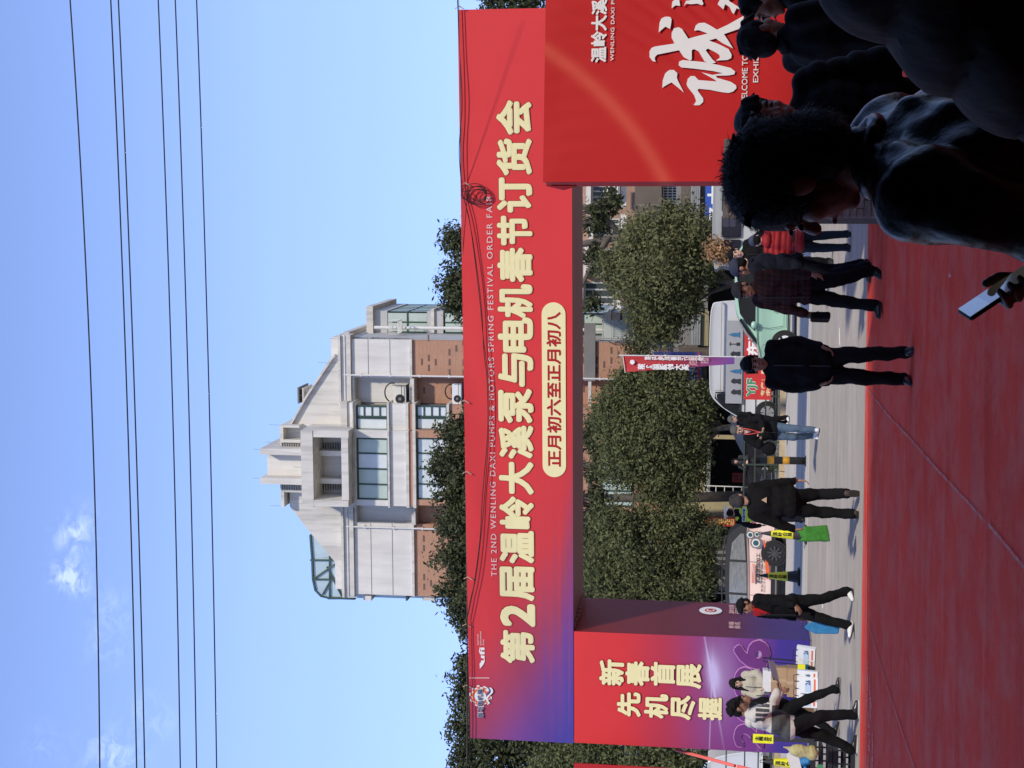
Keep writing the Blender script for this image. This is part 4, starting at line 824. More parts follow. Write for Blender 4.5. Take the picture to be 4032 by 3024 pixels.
# ================================================================== TREES
mLf = mat('leaf_camphor', (.130, .142, .062), .6, .16, 1.4, island=.3, trans=.25, spec=.15)
mLd = mat('leaf_dark', (.070, .080, .038), .6, .16, 1.2, island=.3, trans=.2, spec=.15)
mLo = mat('leaf_olive', (.145, .150, .062), .6, .16, 1.4, island=.3, trans=.25, spec=.3)
mLb = mat('leaf_dry', (.30, .17, .08), .7, .1, 2, island=.4)
mBa = mat('bark', (.12, .10, .08), .95, .25, 6, .8, 22); mBp = mat('bark_pale', (.27, .23, .17), .9, .3, 5, .6, 14, stretch=(1, 1, .4))
def leaves(name, lobes, n, size, m, parent, org, shell=.45, asp=.42, twig=True):
    """lobes: (centre, radii) in world; leaf clumps spread in the outer part of every lobe"""
    lobes = [(np.array(c)-np.array(org), np.array(r)) for c, r in lobes]
    ar = np.array([(r[0]*r[2]+r[0]*r[1]+r[1]*r[2]) for c, r in lobes]); ar = ar/ar.sum(); P = []; Nn = []
    for (c, r), a in zip(lobes, ar):
        k = int(n*a); kc = max(6, int(k/48))
        u = rng.normal(size=(kc, 3)); u /= np.linalg.norm(u, axis=1)[:, None]
        rad = 1-shell*rng.random(kc)**1.6; bump_ = 1+.13*np.sin(u[:, 0]*5+c[0]*3)*np.sin(u[:, 2]*6+c[2]*2)+.10*rng.normal(size=kc)
        cc = u*(rad*bump_)[:, None]*r
        idx = rng.integers(0, kc, k); cs = .085*r.mean()+.12
        p = cc[idx]+rng.normal(size=(k, 3))*cs*np.array([1, 1, .8]); P.append(c+p); nn = p/np.maximum(np.linalg.norm(p, axis=1)[:, None], .01); Nn.append(nn)
    P = np.concatenate(P); Nn = np.concatenate(Nn); k = len(P)
    up = Nn*.55+rng.normal(size=(k, 3))*.6+np.array([0, 0, .25]); up /= np.linalg.norm(up, axis=1)[:, None]
    t = rng.normal(size=(k, 3)); t -= (t*up).sum(1)[:, None]*up; t /= np.linalg.norm(t, axis=1)[:, None]; b = np.cross(up, t)
    s = size*(.6+.8*rng.random(k))[:, None]
    V = np.stack([P-t*s, P+b*s*asp-t*s*.1, P+t*s, P-b*s*asp-t*s*.1], 1).reshape(-1, 3)
    me = bpy.data.meshes.new(name); me.vertices.add(4*k); me.vertices.foreach_set('co', V.astype(np.float32).ravel()); me.loops.add(4*k); me.loops.foreach_set('vertex_index', np.arange(4*k, dtype=np.int32))
    me.polygons.add(k); me.polygons.foreach_set('loop_start', np.arange(0, 4*k, 4, dtype=np.int32)); me.polygons.foreach_set('loop_total', np.full(k, 4, dtype=np.int32)); me.update(calc_edges=True)
    return link(name, me, m, parent)
def tree(label, base, trunks, lobes, n, size=.085, m=None, Y=46, group=None, bark=None, rtr=.16, shell=.45, extra=None, ry=None):
    """base (x,y) photo point of the foot; trunks: lists of photo points; lobes: (x, y, rx, ry) in photo pixels at depth Y"""
    b = at(*base, Y); org = Vector((b.x, Y, .12 if Y > 45 else 0)); t = empty('street_tree', org, random.random()*0, label, 'tree', group)
    L3 = []
    for (x, y, rv, rh) in lobes:
        c = at(x, y, Y); s = Y/FPX; d = (ry or 1.0)*(rh+rv)/2*s; L3.append(((c.x, Y+random.uniform(-.25, .25)*d, c.z), (rh*s, d, rv*s)))
    tr = MB()
    top = at(*trunks[0][0], Y)
    for P in trunks:
        q = [at(x, y, Y)-org for x, y in P]; k = len(q); q = [p+Vector((0, random.uniform(-.12, .12), 0)) for p in q]
        tr.tube(q, [rtr*(1-.72*i/max(k-1, 1)) if P is trunks[0] else rtr*.62*(1-.75*i/max(k-1, 1)) for i in range(k)], 9)
    tr.build('trunk', bark or mBa, t, True)
    br = MB(); hub = at(*trunks[0][-1], Y)-org
    for (c, r) in L3:
        c = Vector(c)-org
        for _ in range(7):
            u = Vector((random.gauss(0, 1), random.gauss(0, 1), random.gauss(0, .8))).normalized(); e = c+Vector((u.x*r[0], u.y*r[1], u.z*r[2]))*.92; mid = (hub*.35+c*.65)+Vector((random.uniform(-.2, .2),)*3)
            br.tube([hub if random.random() < .5 else c, mid, c*.5+e*.5, e], [.05, .035, .02, .008], 4, False)
    br.build('branch', bark or mBa, t)['kind'] = 'stuff'
    o = leaves('crown', L3, n, size, m or mLf, t, org, shell); o['kind'] = 'stuff'
    return t, org, L3
# three clipped round street trees under the beam
tree('round clipped evergreen tree between the feather flag and the right display wall', (3075, 1115), [[(3060, 1120), (2900, 1120), (2830, 1105), (2760, 1060)], [(2900, 1115), (2800, 1150), (2760, 1180)], [(2880, 1110), (2800, 1040), (2740, 960)]],
     [(2580, 1070, 170, 190), (2560, 930, 110, 90), (2710, 930, 110, 110), (2640, 1180, 120, 110), (2440, 1060, 75, 90), (2560, 1270, 75, 70), (2640, 1300, 50, 40), (2755, 960, 45, 55), (2770, 1050, 70, 90), (2650, 850, 50, 40)], 48000, .068, mLo, 51, 'clipped street trees', shell=.5)
tree('round clipped evergreen tree in the middle beneath the date plate', (3070, 1680), [[(3075, 1672), (2900, 1680), (2800, 1690), (2740, 1700)], [(2850, 1685), (2770, 1640), (2700, 1560)], [(2830, 1690), (2740, 1790)]],
     [(2560, 1700, 200, 240), (2450, 1640, 110, 140), (2460, 1800, 120, 120), (2700, 1560, 90, 110), (2690, 1850, 80, 110), (2610, 1900, 100, 90), (2560, 1480, 100, 60), (2480, 1490, 60, 60), (2745, 1700, 60, 120)], 52000, .068, mLf, 51.5, 'clipped street trees', shell=.42)
tree('round clipped evergreen tree with pale forked trunks beside the purple gateway pillar', (3010, 2340), [[(3010, 2345), (2930, 2330), (2860, 2300), (2800, 2240)], [(2990, 2345), (2900, 2335), (2800, 2335)], [(3000, 2350), (2880, 2360), (2790, 2385)], [(2990, 2340), (2900, 2290), (2830, 2210), (2780, 2160)], [(2960, 2350), (2880, 2400), (2800, 2440)]],
     [(2540, 2180, 200, 190), (2440, 2100, 110, 110), (2460, 2300, 130, 140), (2680, 2060, 90, 90), (2680, 2270, 110, 140), (2600, 2400, 140, 120), (2400, 2200, 90, 120), (2770, 2100, 40, 80), (2760, 2250, 50, 100)], 52000, .068, mLf, 51, 'clipped street trees', bark=mBp, shell=.42, rtr=.13)
tree('dense evergreen tree left of the gateway at the edge of the picture', (3050, 3000), [[(3050, 2992), (2900, 2990), (2780, 2985)], [(2900, 2990), (2800, 3040)]],
     [(2500, 2990, 220, 120), (2650, 3030, 140, 110), (2330, 3000, 150, 130), (2560, 3120, 200, 100), (2200, 3060, 150, 120)], 38000, .068, mLf, 51, 'clipped street trees', shell=.45)
# tall camphor trees behind
def tall(label, base, trunks, lobes, n, Y, m=mLd, rtr=.22, shell=.7, size=.095): return tree(label, base, trunks, [(x+(26 if x < 1960 else 0), y, a, b) for x, y, a, b in lobes], n, size, m, Y, 'tall trees behind the gateway', rtr=rtr, shell=shell)
tall('tall dark tree whose crown rises right of the gabled building', (3060, 860), [[(3060, 860), (2700, 900), (2450, 930), (2300, 960), (2100, 980), (1850, 990)], [(2400, 930), (2330, 1040), (2280, 1150), (2150, 1200)], [(2450, 930), (2350, 820), (2200, 790)]],
     [(1800, 960, 95, 75), (1790, 1120, 100, 90), (1900, 1050, 130, 130), (1790, 1190, 70, 60), (1870, 850, 70, 70), (1900, 760, 60, 70), (2000, 900, 130, 130), (2050, 1120, 140, 130), (2350, 860, 50, 60), (2390, 800, 50, 50), (2340, 1020, 32, 60), (2330, 1210, 28, 40), (1850, 1230, 90, 60)], 30000, 57)
tall('tall dark tree standing in front of the brick storeys, left of centre', (3060, 1640), [[(3060, 1950), (2600, 1960), (2320, 1960), (2100, 1900), (1850, 1830)], [(2340, 1960), (2310, 2050), (2250, 2150)], [(2330, 1950), (2320, 1850), (2200, 1700)]],
     [(1800, 1700, 85, 80), (1770, 1830, 110, 90), (1850, 1620, 60, 60), (1790, 1950, 110, 90), (1900, 1760, 110, 150), (1900, 1950, 130, 120), (2000, 1850, 150, 150), (2345, 2000, 40, 90), (2330, 1700, 40, 80), (2350, 1830, 40, 60), (1870, 1540, 30, 40), (2100, 1950, 130, 130)], 34000, 56.5)
tall('tall dark tree left of the gabled building with rounded top', (3060, 2250), [[(3060, 2250), (2600, 2240), (2200, 2200), (1900, 2150)], [(2300, 2220), (2150, 2350), (1950, 2420)]],
     [(1790, 2080, 110, 100), (1800, 2200, 110, 90), (1800, 2330, 95, 100), (1850, 2440, 90, 90), (1950, 2200, 150, 180), (1900, 2520, 60, 60), (2050, 2350, 140, 150), (2340, 2200, 60, 140), (2380, 2080, 70, 70), (2320, 2400, 50, 100)], 34000, 56)
tall('tall dark tree behind the left end of the beam', (3060, 2800), [[(3060, 2800), (2600, 2790), (2200, 2750), (1900, 2730)], [(2300, 2770), (2100, 2900), (1950, 2980)]],
     [(1840, 2660, 85, 80), (1860, 2780, 110, 100), (1830, 2900, 95, 90), (1830, 3020, 95, 80), (1950, 2650, 120, 100), (2000, 2850, 160, 150), (2150, 2960, 160, 130), (2000, 3080, 170, 110), (2300, 3010, 120, 90), (1870, 3140, 100, 70), (1820, 2620, 50, 40)], 34000, 55.5, mLd)
tall('tall dark tree at the right frame edge above the beam', (3060, -60), [[(3060, -60), (2500, -40), (1950, -30)]], [(1930, -40, 90, 90), (1900, -140, 110, 80), (2050, -20, 120, 110), (2100, -150, 130, 100)], 12000, 57)
# small plants
def plant(label, x, y, Y, rv, rh, n, m, size=.06, h=None):
    c = at(x, y, Y); t = empty('shrub', (c.x, Y, .15 if Y > 45.3 else 0), 0, label, 'plant'); o = leaves('foliage', [((c.x, Y, c.z), (rh*Y/FPX, rh*Y/FPX, rv*Y/FPX))], n, size, m, t, t.location, .9); o['kind'] = 'stuff'
    MB().tube([(0, 0, 0), (.03, 0, (c.z-t.location.z)*.6), (0, 0, c.z-t.location.z)], .02, 5).build('stem', mBa, t)
plant('shrub of dry orange brown leaves behind the smiling man', 2815, 990, 46.6, 50, 40, 900, mLb)
plant('dark green shrub above the blue sign beside the feather flag', 2510, 1370, 56, 60, 55, 1500, mLd)
plant('dark bush beside the red upright sign', 2820, 2110, 50, 50, 45, 1500, mLd)
plant('potted green plant behind the woman on the pavement', 3050, 1822, 46.4, 14, 14, 300, mLf, .05)

# ================================================================== VEHICLES
mTy = mat('tyre_rubber', (.016, .016, .017), .8, .1, 8); mCg = mat('car_glass', (.02, .025, .027), .06, .05, 1, spec=1.0); mTr = mat('black_trim', (.018, .018, .02), .55, .1); mHL = mat('headlight_lens', (.55, .57, .58), .1, .05, 1, spec=1); mTL = mat('tail_lens', (.35, .02, .02), .2, .05, 1, spec=.8); mRim = mat('alloy_rim', (.45, .46, .46), .35, .05, metal=.5); mRw = mat('white_rim', (.72, .74, .73), .4, .04)
def smooth_prof(P, n=5):
    P = [Vector((*p, 0)) for p in P]; out = []
    for i in range(len(P)-1):
        p0, p1, p2, p3 = P[max(i-1, 0)], P[i], P[i+1], P[min(i+2, len(P)-1)]
        for k in range(n):
            u = k/n; q = .5*((2*p1)+(p2-p0)*u+(2*p0-5*p1+4*p2-p3)*u*u+(3*p1-p0-3*p2+p3)*u**3); out.append((q.x, q.y))
    out.append((P[-1].x, P[-1].y)); return out
def wheel(parent, x, y, r, w, rim, spokes, side):
    t = MB(); t.lathe([(r*.62, -w/2), (r*.93, -w/2), (r, -w*.33), (r, w*.33), (r*.93, w/2), (r*.62, w/2)], 28, 'y', (0, 0, 0)); o = t.build('wheel', mTy, parent, True); o.location = (x, y, r); sm_angle(o)
    h = MB(); h.lathe([(r*.66, w*.4), (r*.66, w*.515)] if side > 0 else [(r*.66, -w*.515), (r*.66, -w*.4)], 24, 'y'); h.build('rim_barrel', mTr, o)
    s = MB(); yy = side*(w*.515+.035)
    for k in range(spokes):
        q = 2*math.pi*k/spokes; s.T = Matrix.Rotation(q, 4, 'Y'); s.prism([(r*.08, -r*.07), (r*.60, -r*.27 if spokes < 7 else -r*.07), (r*.66, 0), (r*.60, r*.27 if spokes < 7 else r*.07), (r*.08, r*.07)], yy-side*.03, yy)
    s.T = Matrix.Identity(4); s.lathe([(r*.16, min(yy, yy+side*.01)), (r*.13, max(yy, yy+side*.01))], 14, 'y'); s.build('spoke_cover', rim, o)
def car(name, label, loc, rz, Wd, lower, green, glass, wheels, r, paint, rim, spokes, cat='car', nose=1, roofrail=False, belt=None, glassm=None):
    """side-on car: profiles are (x,z) lists; the car's own -y side faces local -y"""
    t = empty(name, loc, rz, label, cat); hw = Wd/2
    low = smooth_prof(lower, 4); me = None
    # lower body: stations with tumblehome
    mb = MB(); n = len(low); cuts = [(-1, .90, 0), (-.96, 1, 0), (.96, 1, 0), (1, .90, 0)]
    zc = sum(p[1] for p in low)/n; xc = (max(p[0] for p in low)+min(p[0] for p in low))/2
    rings = []
    for (u, s, _) in ((-.93, .93, 0), (-1, .99, 0), (-.985, 1, 0), (.985, 1, 0), (1, .99, 0), (.93, .93, 0)):
        rings.append([((x-xc)*(s if abs(u) < .95 else s)+xc, u*hw-(0 if abs(u) > 1 else 0)-math.copysign(1, u)*max(0, (z-.75))*.10, (z-.5)*s+.5) for x, z in low])
    V = [p for rg in rings for p in rg]; Fc = []
    for j in range(len(rings)-1):
        for i in range(n): Fc.append((j*n+i, j*n+(i+1) % n, (j+1)*n+(i+1) % n, (j+1)*n+i))
    Fc += [tuple(range(n))[::-1], tuple((len(rings)-1)*n+i for i in range(n))]
    mb.add(V, Fc); body = sm_angle(mb.build('body', paint, t), .7)
    bm = bmesh.new(); bm.from_mesh(body.data); bmesh.ops.recalc_face_normals(bm, faces=bm.faces); bm.to_mesh(body.data); bm.free()
    gmat = paint if not roofrail else mTr
    if green:
        g = smooth_prof(green, 4); zb, zt_ = min(p[1] for p in g), max(p[1] for p in g); gb = MB(); rings = []
        for u in (-.93, .93):
            rings.append([(x, u*hw*(1-.16*(z-zb)/(zt_-zb)), z) for x, z in g])
        n2 = len(g); V = [p for rg in rings for p in rg]; Fc = [(i, (i+1) % n2, n2+(i+1) % n2, n2+i) for i in range(n2)]+[tuple(range(n2))[::-1], tuple(n2+i for i in range(n2))]
        gb.add(V, Fc); go = sm_angle(gb.build('cabin', gmat, t), .7); bm = bmesh.new(); bm.from_mesh(go.data); bmesh.ops.recalc_face_normals(bm, faces=bm.faces); bm.to_mesh(go.data); bm.free()
        for poly in glass:
            for sd_ in (-1, 1):
                V = []; 
                for o_ in (.010, -.02):
                    V += [(x, sd_*(.93*hw*(1-.16*(z-zb)/(zt_-zb))+o_), z) for x, z in poly]
                k = len(poly); w = MB(); w.add(V, [tuple(range(k)), tuple(range(2*k-1, k-1, -1))]+[(i, (i+1) % k, k+(i+1) % k, k+i) for i in range(k)]); w.build('side_window', glassm or mCg, t)
        xs = [p[0] for p in green]; xi, xa = xs[0], xs[-1]
    for wx in wheels:
        for sd_ in (-1, 1):
            MB().lathe([(r*1.14, -.03), (r*1.14, .03)], 28, 'y', (wx, sd_*(hw-.012), r*1.02)).build('wheel_arch', mTr, t)
            wheel(t, wx, sd_*(hw-.055), r, .2, rim, spokes, sd_)
    return t
# mint green small car (nose to photo-left = -x)
mMint = mat('mint_paint', (.36, .60, .48), .28, .02, 1, spec=.6, coat=.7)
gx = gp(3108, 1468).x; gY = 39.6
low = [(0, .42), (.02, .68), (.16, .86), (.55, .97), (.95, 1.03), (2.2, 1.04), (3.3, 1.06), (3.56, .95), (3.62, .6), (3.58, .28), (3.2, .2), (.3, .2), (.06, .27), (0, .42)]
gre = [(.62, .98), (1.0, 1.26), (1.35, 1.48), (1.75, 1.58), (2.5, 1.60), (3.1, 1.52), (3.42, 1.25), (3.5, 1.02)]
gls = [[(1.02, 1.06), (1.22, 1.28), (1.48, 1.46), (1.82, 1.51), (1.95, 1.51), (1.95, 1.06)], [(2.02, 1.06), (2.02, 1.51), (2.5, 1.52), (2.98, 1.45), (3.2, 1.2), (3.25, 1.08)]]
gc_ = car('parked_car', 'mint green small hatchback with white wheels parked behind the men in dark jackets', (gx, gY, 0), 0, 1.6, low[:-1], gre, gls, (.72, 2.98), .30, mMint, mRw, 5)
MB().prism([(.66, 1.0), (.98, 1.27), (1.30, 1.47), (1.36, 1.44), (1.06, 1.22), (.8, 1.02)], -.765, .765).build('windscreen', mCg, gc_)
MB().ell((1.18, -.86, 1.10), (.1, .07, .075), 10, 8).build('wing_mirror', mMint, gc_, True)
MB().ell((.14, -.64, .72), (.13, .14, .10), 14, 10).build('headlight', mHL, gc_, True); MB().ell((.14, .64, .72), (.13, .14, .10), 14, 10).build('headlight', mHL, gc_, True)
mLn = mat('panel_gap', (.10, .14, .12), .7)
gap = MB()
for P in ([(1.16, .35), (1.1, .7), (1.14, 1.03)], [(2.0, .35), (2.02, 1.03)], [(1.16, .33), (2.0, .33)]): gap.tube([(x, -.803, z) for x, z in P], .007, 4)
gap.tube([(.55+.14*math.cos(q), -.803, .80+.09*math.sin(q)) for q in np.linspace(0, 6.3, 18)], .005, 4)
gap.build('door_gap', mLn, gc_)
words('door_lettering', 'Nice Day', (1.52, 2.02, .50, .60), -.806, mLn, gc_, bold=.015)
hd = MB(); hd.tube([(1.75+.13*math.cos(q), -.806, .78+.1*math.sin(q)) for q in np.linspace(0, 6.3, 18)], .007, 4)
for dx in (-.05, .05): hd.ell((1.75+dx, -.806, .81), (.012, .006, .012), 8, 6)
hd.tube([(1.72, -.806, .75), (1.75, -.806, .735), (1.78, -.806, .75)], .006, 4).build('door_emblem', mLn, gc_)
MB().box(.3, 3.3, -.78, .78, .17, .24).build('sill', mTr, gc_)
# white panel van behind the railing (nose to photo-left)
mVW = mat('van_white_paint', (.62, .63, .63), .32, .03, 1, spec=.5, coat=.5)
vY = 48.3; vx = at(2900, 1725, vY).x
low = [(0, .45), (.05, .9), (.3, 1.08), (.62, 1.18), (1.0, 1.75), (1.35, 2.08), (1.8, 2.16), (3.4, 2.18), (4.2, 2.12), (4.36, 1.9), (4.42, 1.0), (4.4, .4), (4.2, .28), (.3, .28)]
vn = car('parked_van', 'white panel van with printed pictures of pumps standing behind the red banner', (vx, vY, .15), 0, 1.75, low, None, [], (.85, 3.55), .33, mVW, mRim, 6, 'van')
for P in ([(.74, 1.22), (1.02, 1.66), (1.30, 1.92), (1.42, 1.92), (1.42, 1.22)],): MB().prism(P, -.80, -.70).build('cab_window', mCg, vn)
fr_ = MB(); P = [(.70, 1.18), (1.0, 1.68), (1.29, 1.96), (1.46, 1.96), (1.46, 1.18), (.70, 1.18)]; fr_.tube([(x, -.80, z) for x, z in P], .025, 5); fr_.build('window_seal', mTr, vn)
pw0, pw1, pz0_, pz1_ = 1.60, 3.95, 1.10, 1.64
def bv(x, y): p = at(x, y, vY-.86); return (p.x-vx, p.z-.15)
a0, z1 = bv(2856, 1588); a1, z0 = bv(2926, 1263)
MB().box(a0, a1, -.89, -.8, z0, z1).build('print_panel', mat('panel_grey_print', (.34, .35, .36), .5, .04), vn)
MB().box(1.46, 4.35, -.885, -.80, 1.80, 1.815).box(1.52, 1.535, -.885, -.8, .5, 2.0).build('body_crease', mGy, vn)
mPb = mat('pump_blue', (.05, .17, .32), .4, .1); mPk2 = mat('pump_black', (.03, .035, .04), .5, .1)
def pumpart(x, y, kind):
    a, z = bv(x, y); mb = MB(); o = -.905
    if kind == 0: mb.box(a-.06, a+.06, o, -.893, z-.17, z+.02).lathe([(.05, -.004), (.05, .004)], 14, 'y', (a, o, z+.06)).box(a-.02, a+.02, o, -.893, z+.1, z+.17).box(a-.09, a+.09, o+.002, -.893, z-.17, z-.14)
    elif kind == 1: mb.box(a-.012, a+.012, o, -.893, z-.05, z+.17).box(a-.05, a+.05, o+.001, -.893, z-.17, z-.06).box(a-.06, a+.06, o+.002, -.893, z+.12, z+.14)
    else: mb.prism([(a-.09, z-.16), (a+.09, z-.16), (a+.07, z-.02), (a+.1, z+.06), (a+.03, z+.14), (a-.03, z+.14), (a-.07, z+.06), (a-.05, z-.03)], o, -.893)
    mb.build('printed_pump', (mPb, mPk2, mPk2)[kind], vn)
for x, y, k in ((2892, 1318, 0), (2892, 1355, 1), (2894, 1395, 2), (2896, 1462, 0), (2896, 1502, 2), (2896, 1545, 2)): pumpart(x, y, k)
# white van at the right end (its back windows show past the man in the red jacket)
wY = 47.5; wx = at(2900, 1068, wY).x
low = [(0, .4), (.05, 1.2), (.12, 1.8), (.3, 2.1), (3.6, 2.12), (4.2, 1.95), (4.5, 1.0), (4.5, .4), (4.2, .28), (.3, .28)]
vb = car('parked_van', 'pale grey minibus with dark windows behind the smiling man', (wx, wY, .15), 0, 1.7, low, None, [], (.85, 3.55), .33, mat('minibus_grey_paint', (.42, .44, .43), .35, .03, 1, coat=.5), mRim, 6, 'van')
for a in (.25, 1.0, 1.8): MB().box(a, a+.68, -.83, -.76, 1.25, 1.85).build('side_window', mCg, vb, bevel=.02)
# pink printed car
mPink = mat('pale_pink_wrap', (.86, .66, .58), .35, .02, 1, spec=.5, coat=.35)
kY = 44.0; kxr = at(2960, 2052, kY-.8).x
ln = 4.35; low = [(0, .55), (.02, .75), (.15, .92), (.8, 1.02), (1.2, 1.05), (3.0, 1.08), (4.0, 1.12), (4.28, 1.05), (4.35, .75), (4.3, .42), (4.0, .34), (.3, .34), (.06, .4)]
gre = [(.85, 1.02), (1.35, 1.36), (1.75, 1.62), (2.2, 1.71), (3.2, 1.72), (3.9, 1.64), (4.2, 1.30), (4.28, 1.1)]
gls = [[(1.2, 1.10), (1.5, 1.36), (1.85, 1.57), (2.2, 1.60), (2.2, 1.10)], [(2.27, 1.10), (2.27, 1.60), (3.15, 1.60), (3.15, 1.12)], [(3.22, 1.14), (3.22, 1.59), (3.7, 1.54), (3.98, 1.3), (3.98, 1.2)]]
pk = car('parked_car', 'pale pink printed suv with black roof parked behind the traffic cones', (kxr-ln, kY, 0), 0, 1.75, low, gre, gls, (.85, 3.45), .33, mPink, mat('dark_rim', (.09, .09, .095), .4, .05, metal=.4), 9, 'car', roofrail=True, glassm=mat('car_glass_pale', (.20, .21, .20), .12, .3, 5, spec=.9, stretch=(1, 1, 3)))
MB().tube([(1.6, -.66, 1.68), (2.0, -.66, 1.80), (3.2, -.66, 1.81), (3.9, -.66, 1.72)], .02, 6).build('roof_rail', mTr, pk)
MB().box(.3, 4.1, -.885, .885, .30, .42).build('sill', mTr, pk); MB().ell((1.28, -.96, 1.12), (.12, .08, .075), 10, 8).build('wing_mirror', mTr, pk, True)
MB().box(4.22, 4.34, -.86, -.55, .86, 1.0).build('tail_light', mTL, pk); MB().box(4.3, 4.42, -.8, .8, .4, .5).build('bumper', mTr, pk)
po = -.882
def bk(x, y): p = at(x, y, kY-.89); return (p.x-(kxr-ln), p.z)
def kbox(x0, y0, x1, y1): a1, z1 = bk(x0, y0); a0, z0 = bk(x1, y1); return (a0, a1, z0, z1)
text('side_lettering', '机器嵌线加工', kbox(2978, 2178, 2992, 2296), po, BLK, pk, bold=.03); text('side_lettering', '电话/手机138 586 77958', kbox(2998, 2180, 3005, 2330), po, BLK, pk, bold=.012)
b = kbox(2961, 2222, 2970, 2296); shape('side_strip', [[(b[0], b[2]), (b[1], b[2]), (b[1], b[3]), (b[0], b[3])]], po, ORG, pk); text('side_lettering', '自主车间质量保障', (b[0]+.02, b[1]-.02, b[2]+.012, b[3]-.012), po-.008, WHT, pk, bold=.01)
shape('arrow_print', [[bk(3006, 2125), bk(3012, 2128), bk(3034, 2278), bk(3018, 2282)]], po-.01, ORG, pk)
for x, y, r_ in ((2976, 2138, .16), (2954, 2106, .12), (2980, 2104, .09)):
    a, z = bk(x, y); shape('printed_coil', [circ((a, z), r_)], po, mat('coil_grey_print', (.22, .2, .2), .5, .2, 20), pk); shape('printed_coil_ring', [circ((a, z), r_*.72)], po-.008, WHT, pk); shape('printed_coil_core', [circ((a, z), r_*.5)], po-.016, mat('coil_teal_print', (.03, .10, .10), .5, .2, 10), pk)
pg = MB()
for P in ([(2.23, .45), (2.24, 1.08)], [(1.1, .45), (1.16, 1.03)], [(3.18, .75), (3.2, 1.1)]): pg.tube([(x, po+.003, z) for x, z in P], .006, 4)
pg.build('door_gap', mGy, pk)
for a in (2.05, 3.0): MB().tube([(a-.1, po-.01, .92), (a+.08, po-.01, .93)], .015, 5).build('door_handle', mPink, pk)
# dark car behind the railing
dY = 50.5; dx_ = at(2960, 1915, dY).x
low = [(0, .45), (.03, .7), (.3, .9), (1.1, 1.0), (3.6, 1.02), (4.2, .98), (4.4, .7), (4.35, .4), (4.0, .3), (.3, .3)]
gre = [(1.0, .98), (1.6, 1.3), (2.1, 1.45), (3.0, 1.45), (3.6, 1.25), (4.0, 1.02)]
car('parked_car', 'black car half hidden behind the man in jeans and the tree trunk', (dx_, dY, .15), 0, 1.7, low, gre, [[(1.4, 1.04), (1.7, 1.26), (2.1, 1.38), (2.5, 1.38), (2.5, 1.04)], [(2.56, 1.04), (2.56, 1.38), (3.0, 1.37), (3.5, 1.2), (3.55, 1.06)]], (.8, 3.5), .31, mat('black_car_paint', (.02, .02, .024), .2, .03, 1, coat=.8), mRim, 7)
eY = 48.0; ex = at(2960, 2990, eY).x
low = [(0, .4), (.05, 1.2), (.3, 1.8), (.6, 2.0), (3.6, 2.02), (4.1, 1.9), (4.4, 1.0), (4.4, .4), (4.2, .3), (.3, .3)]
car('parked_van', 'white van glimpsed through the railing at the left edge', (ex-4.0, eY, .15), 0, 1.7, low, None, [], (.8, 3.5), .31, mVW, mRim, 6, 'van')

# ================================================================== STREET FURNITURE
mCn = mat('cone_black_rubber', (.03, .032, .035), .6, .12, 5); mCy = mat('cone_yellow_sleeve', (.80, .78, .02), .5, .06, 4)
def cone(label, x, y, h=.9, wide=1.0, topfix=None):
    g = gp(x, y); t = empty('traffic_cone', (g.x, g.y, 0), 0, label, 'traffic cone', 'black traffic cones with yellow sleeves'); s = h/.9
    MB().box(-.2*wide, .2*wide, -.2*wide, .2*wide, 0, .045).build('base', mCn, t, bevel=.012)
    sm_angle(MB().lathe([(.15*wide, .045), (.145*wide, .08), (.115*wide, .25*s), (.055, .72*s), (.03, .84*s), (.022, .9*s)], 20).build('body', mCn, t)); MB().tube([(-.03, 0, .9*s), (-.02, 0, .95*s), (.02, 0, .95*s), (.03, 0, .9*s)], .008, 5).build('lifting_ring', mCn, t)
    z0, z1 = .27*s, .70*s; r0, r1 = .118*wide, .066; sm_angle(MB().lathe([(r0, z0), (r1, z1)], 20).build('sleeve', mCy, t))
    raw = text_raw('温\n岭\n会\n展', True, line=.95); o = text('sleeve_text', '', (-.042, .042, z0+.02*s, z1-.03*s), 0, BLK, t, bold=.03, raw=raw)
    for v in o.data.vertices:
        f = (v.co.z-z0)/(z1-z0); rr = r0+(r1-r0)*f+.003; v.co.y = -math.sqrt(max(rr*rr-v.co.x**2, 0))+v.co.y*.5
    return t
cone('black cone with yellow sleeve right beside the man in the red collar', 3149, 2271, .95)
cone('black cone with yellow sleeve beside the green bag', 3176, 2105, .98)
cone('black cone with yellow sleeve at the left edge near the crates', 3196, 3008, .95)
g = gp(3215, 2918); t = empty('sign_post', (g.x, g.y, 0), 0, 'black post with small yellow plate behind the man in the grey white hoodie', 'sign')
MB().box(-.2, .2, -.15, .15, 0, .04).build('base', mCn, t); MB().box(-.04, .04, -.02, .02, .04, 1.22).build('post', mCn, t); MB().box(-.085, .085, -.03, -.021, .80, 1.18).build('plate', mCy, t)
text('plate_text', '主\n舞\n台\n区', (-.04, .04, .84, 1.14), -.034, BLK, t, bold=.03, center=True, line=.95)
g = gp(3173, 1815); t = empty('bollard', (g.x, g.y, 0), 0, 'black bollard with two orange yellow bands at the road edge', 'bollard')
MB().lathe([(.085, 0), (.085, .96), (.08, .99), (.03, 1.0)], 18).build('post', mCn, t, True)
mOy = mat('orange_yellow_reflector', (.85, .42, .03), .4, .05)
for z in (.36, .70): MB().lathe([(.087, z), (.087, z+.15)], 18).build('band', mOy, t, True)
MB().lathe([(.12, 0), (.12, .02)], 18).build('foot', mCn, t)
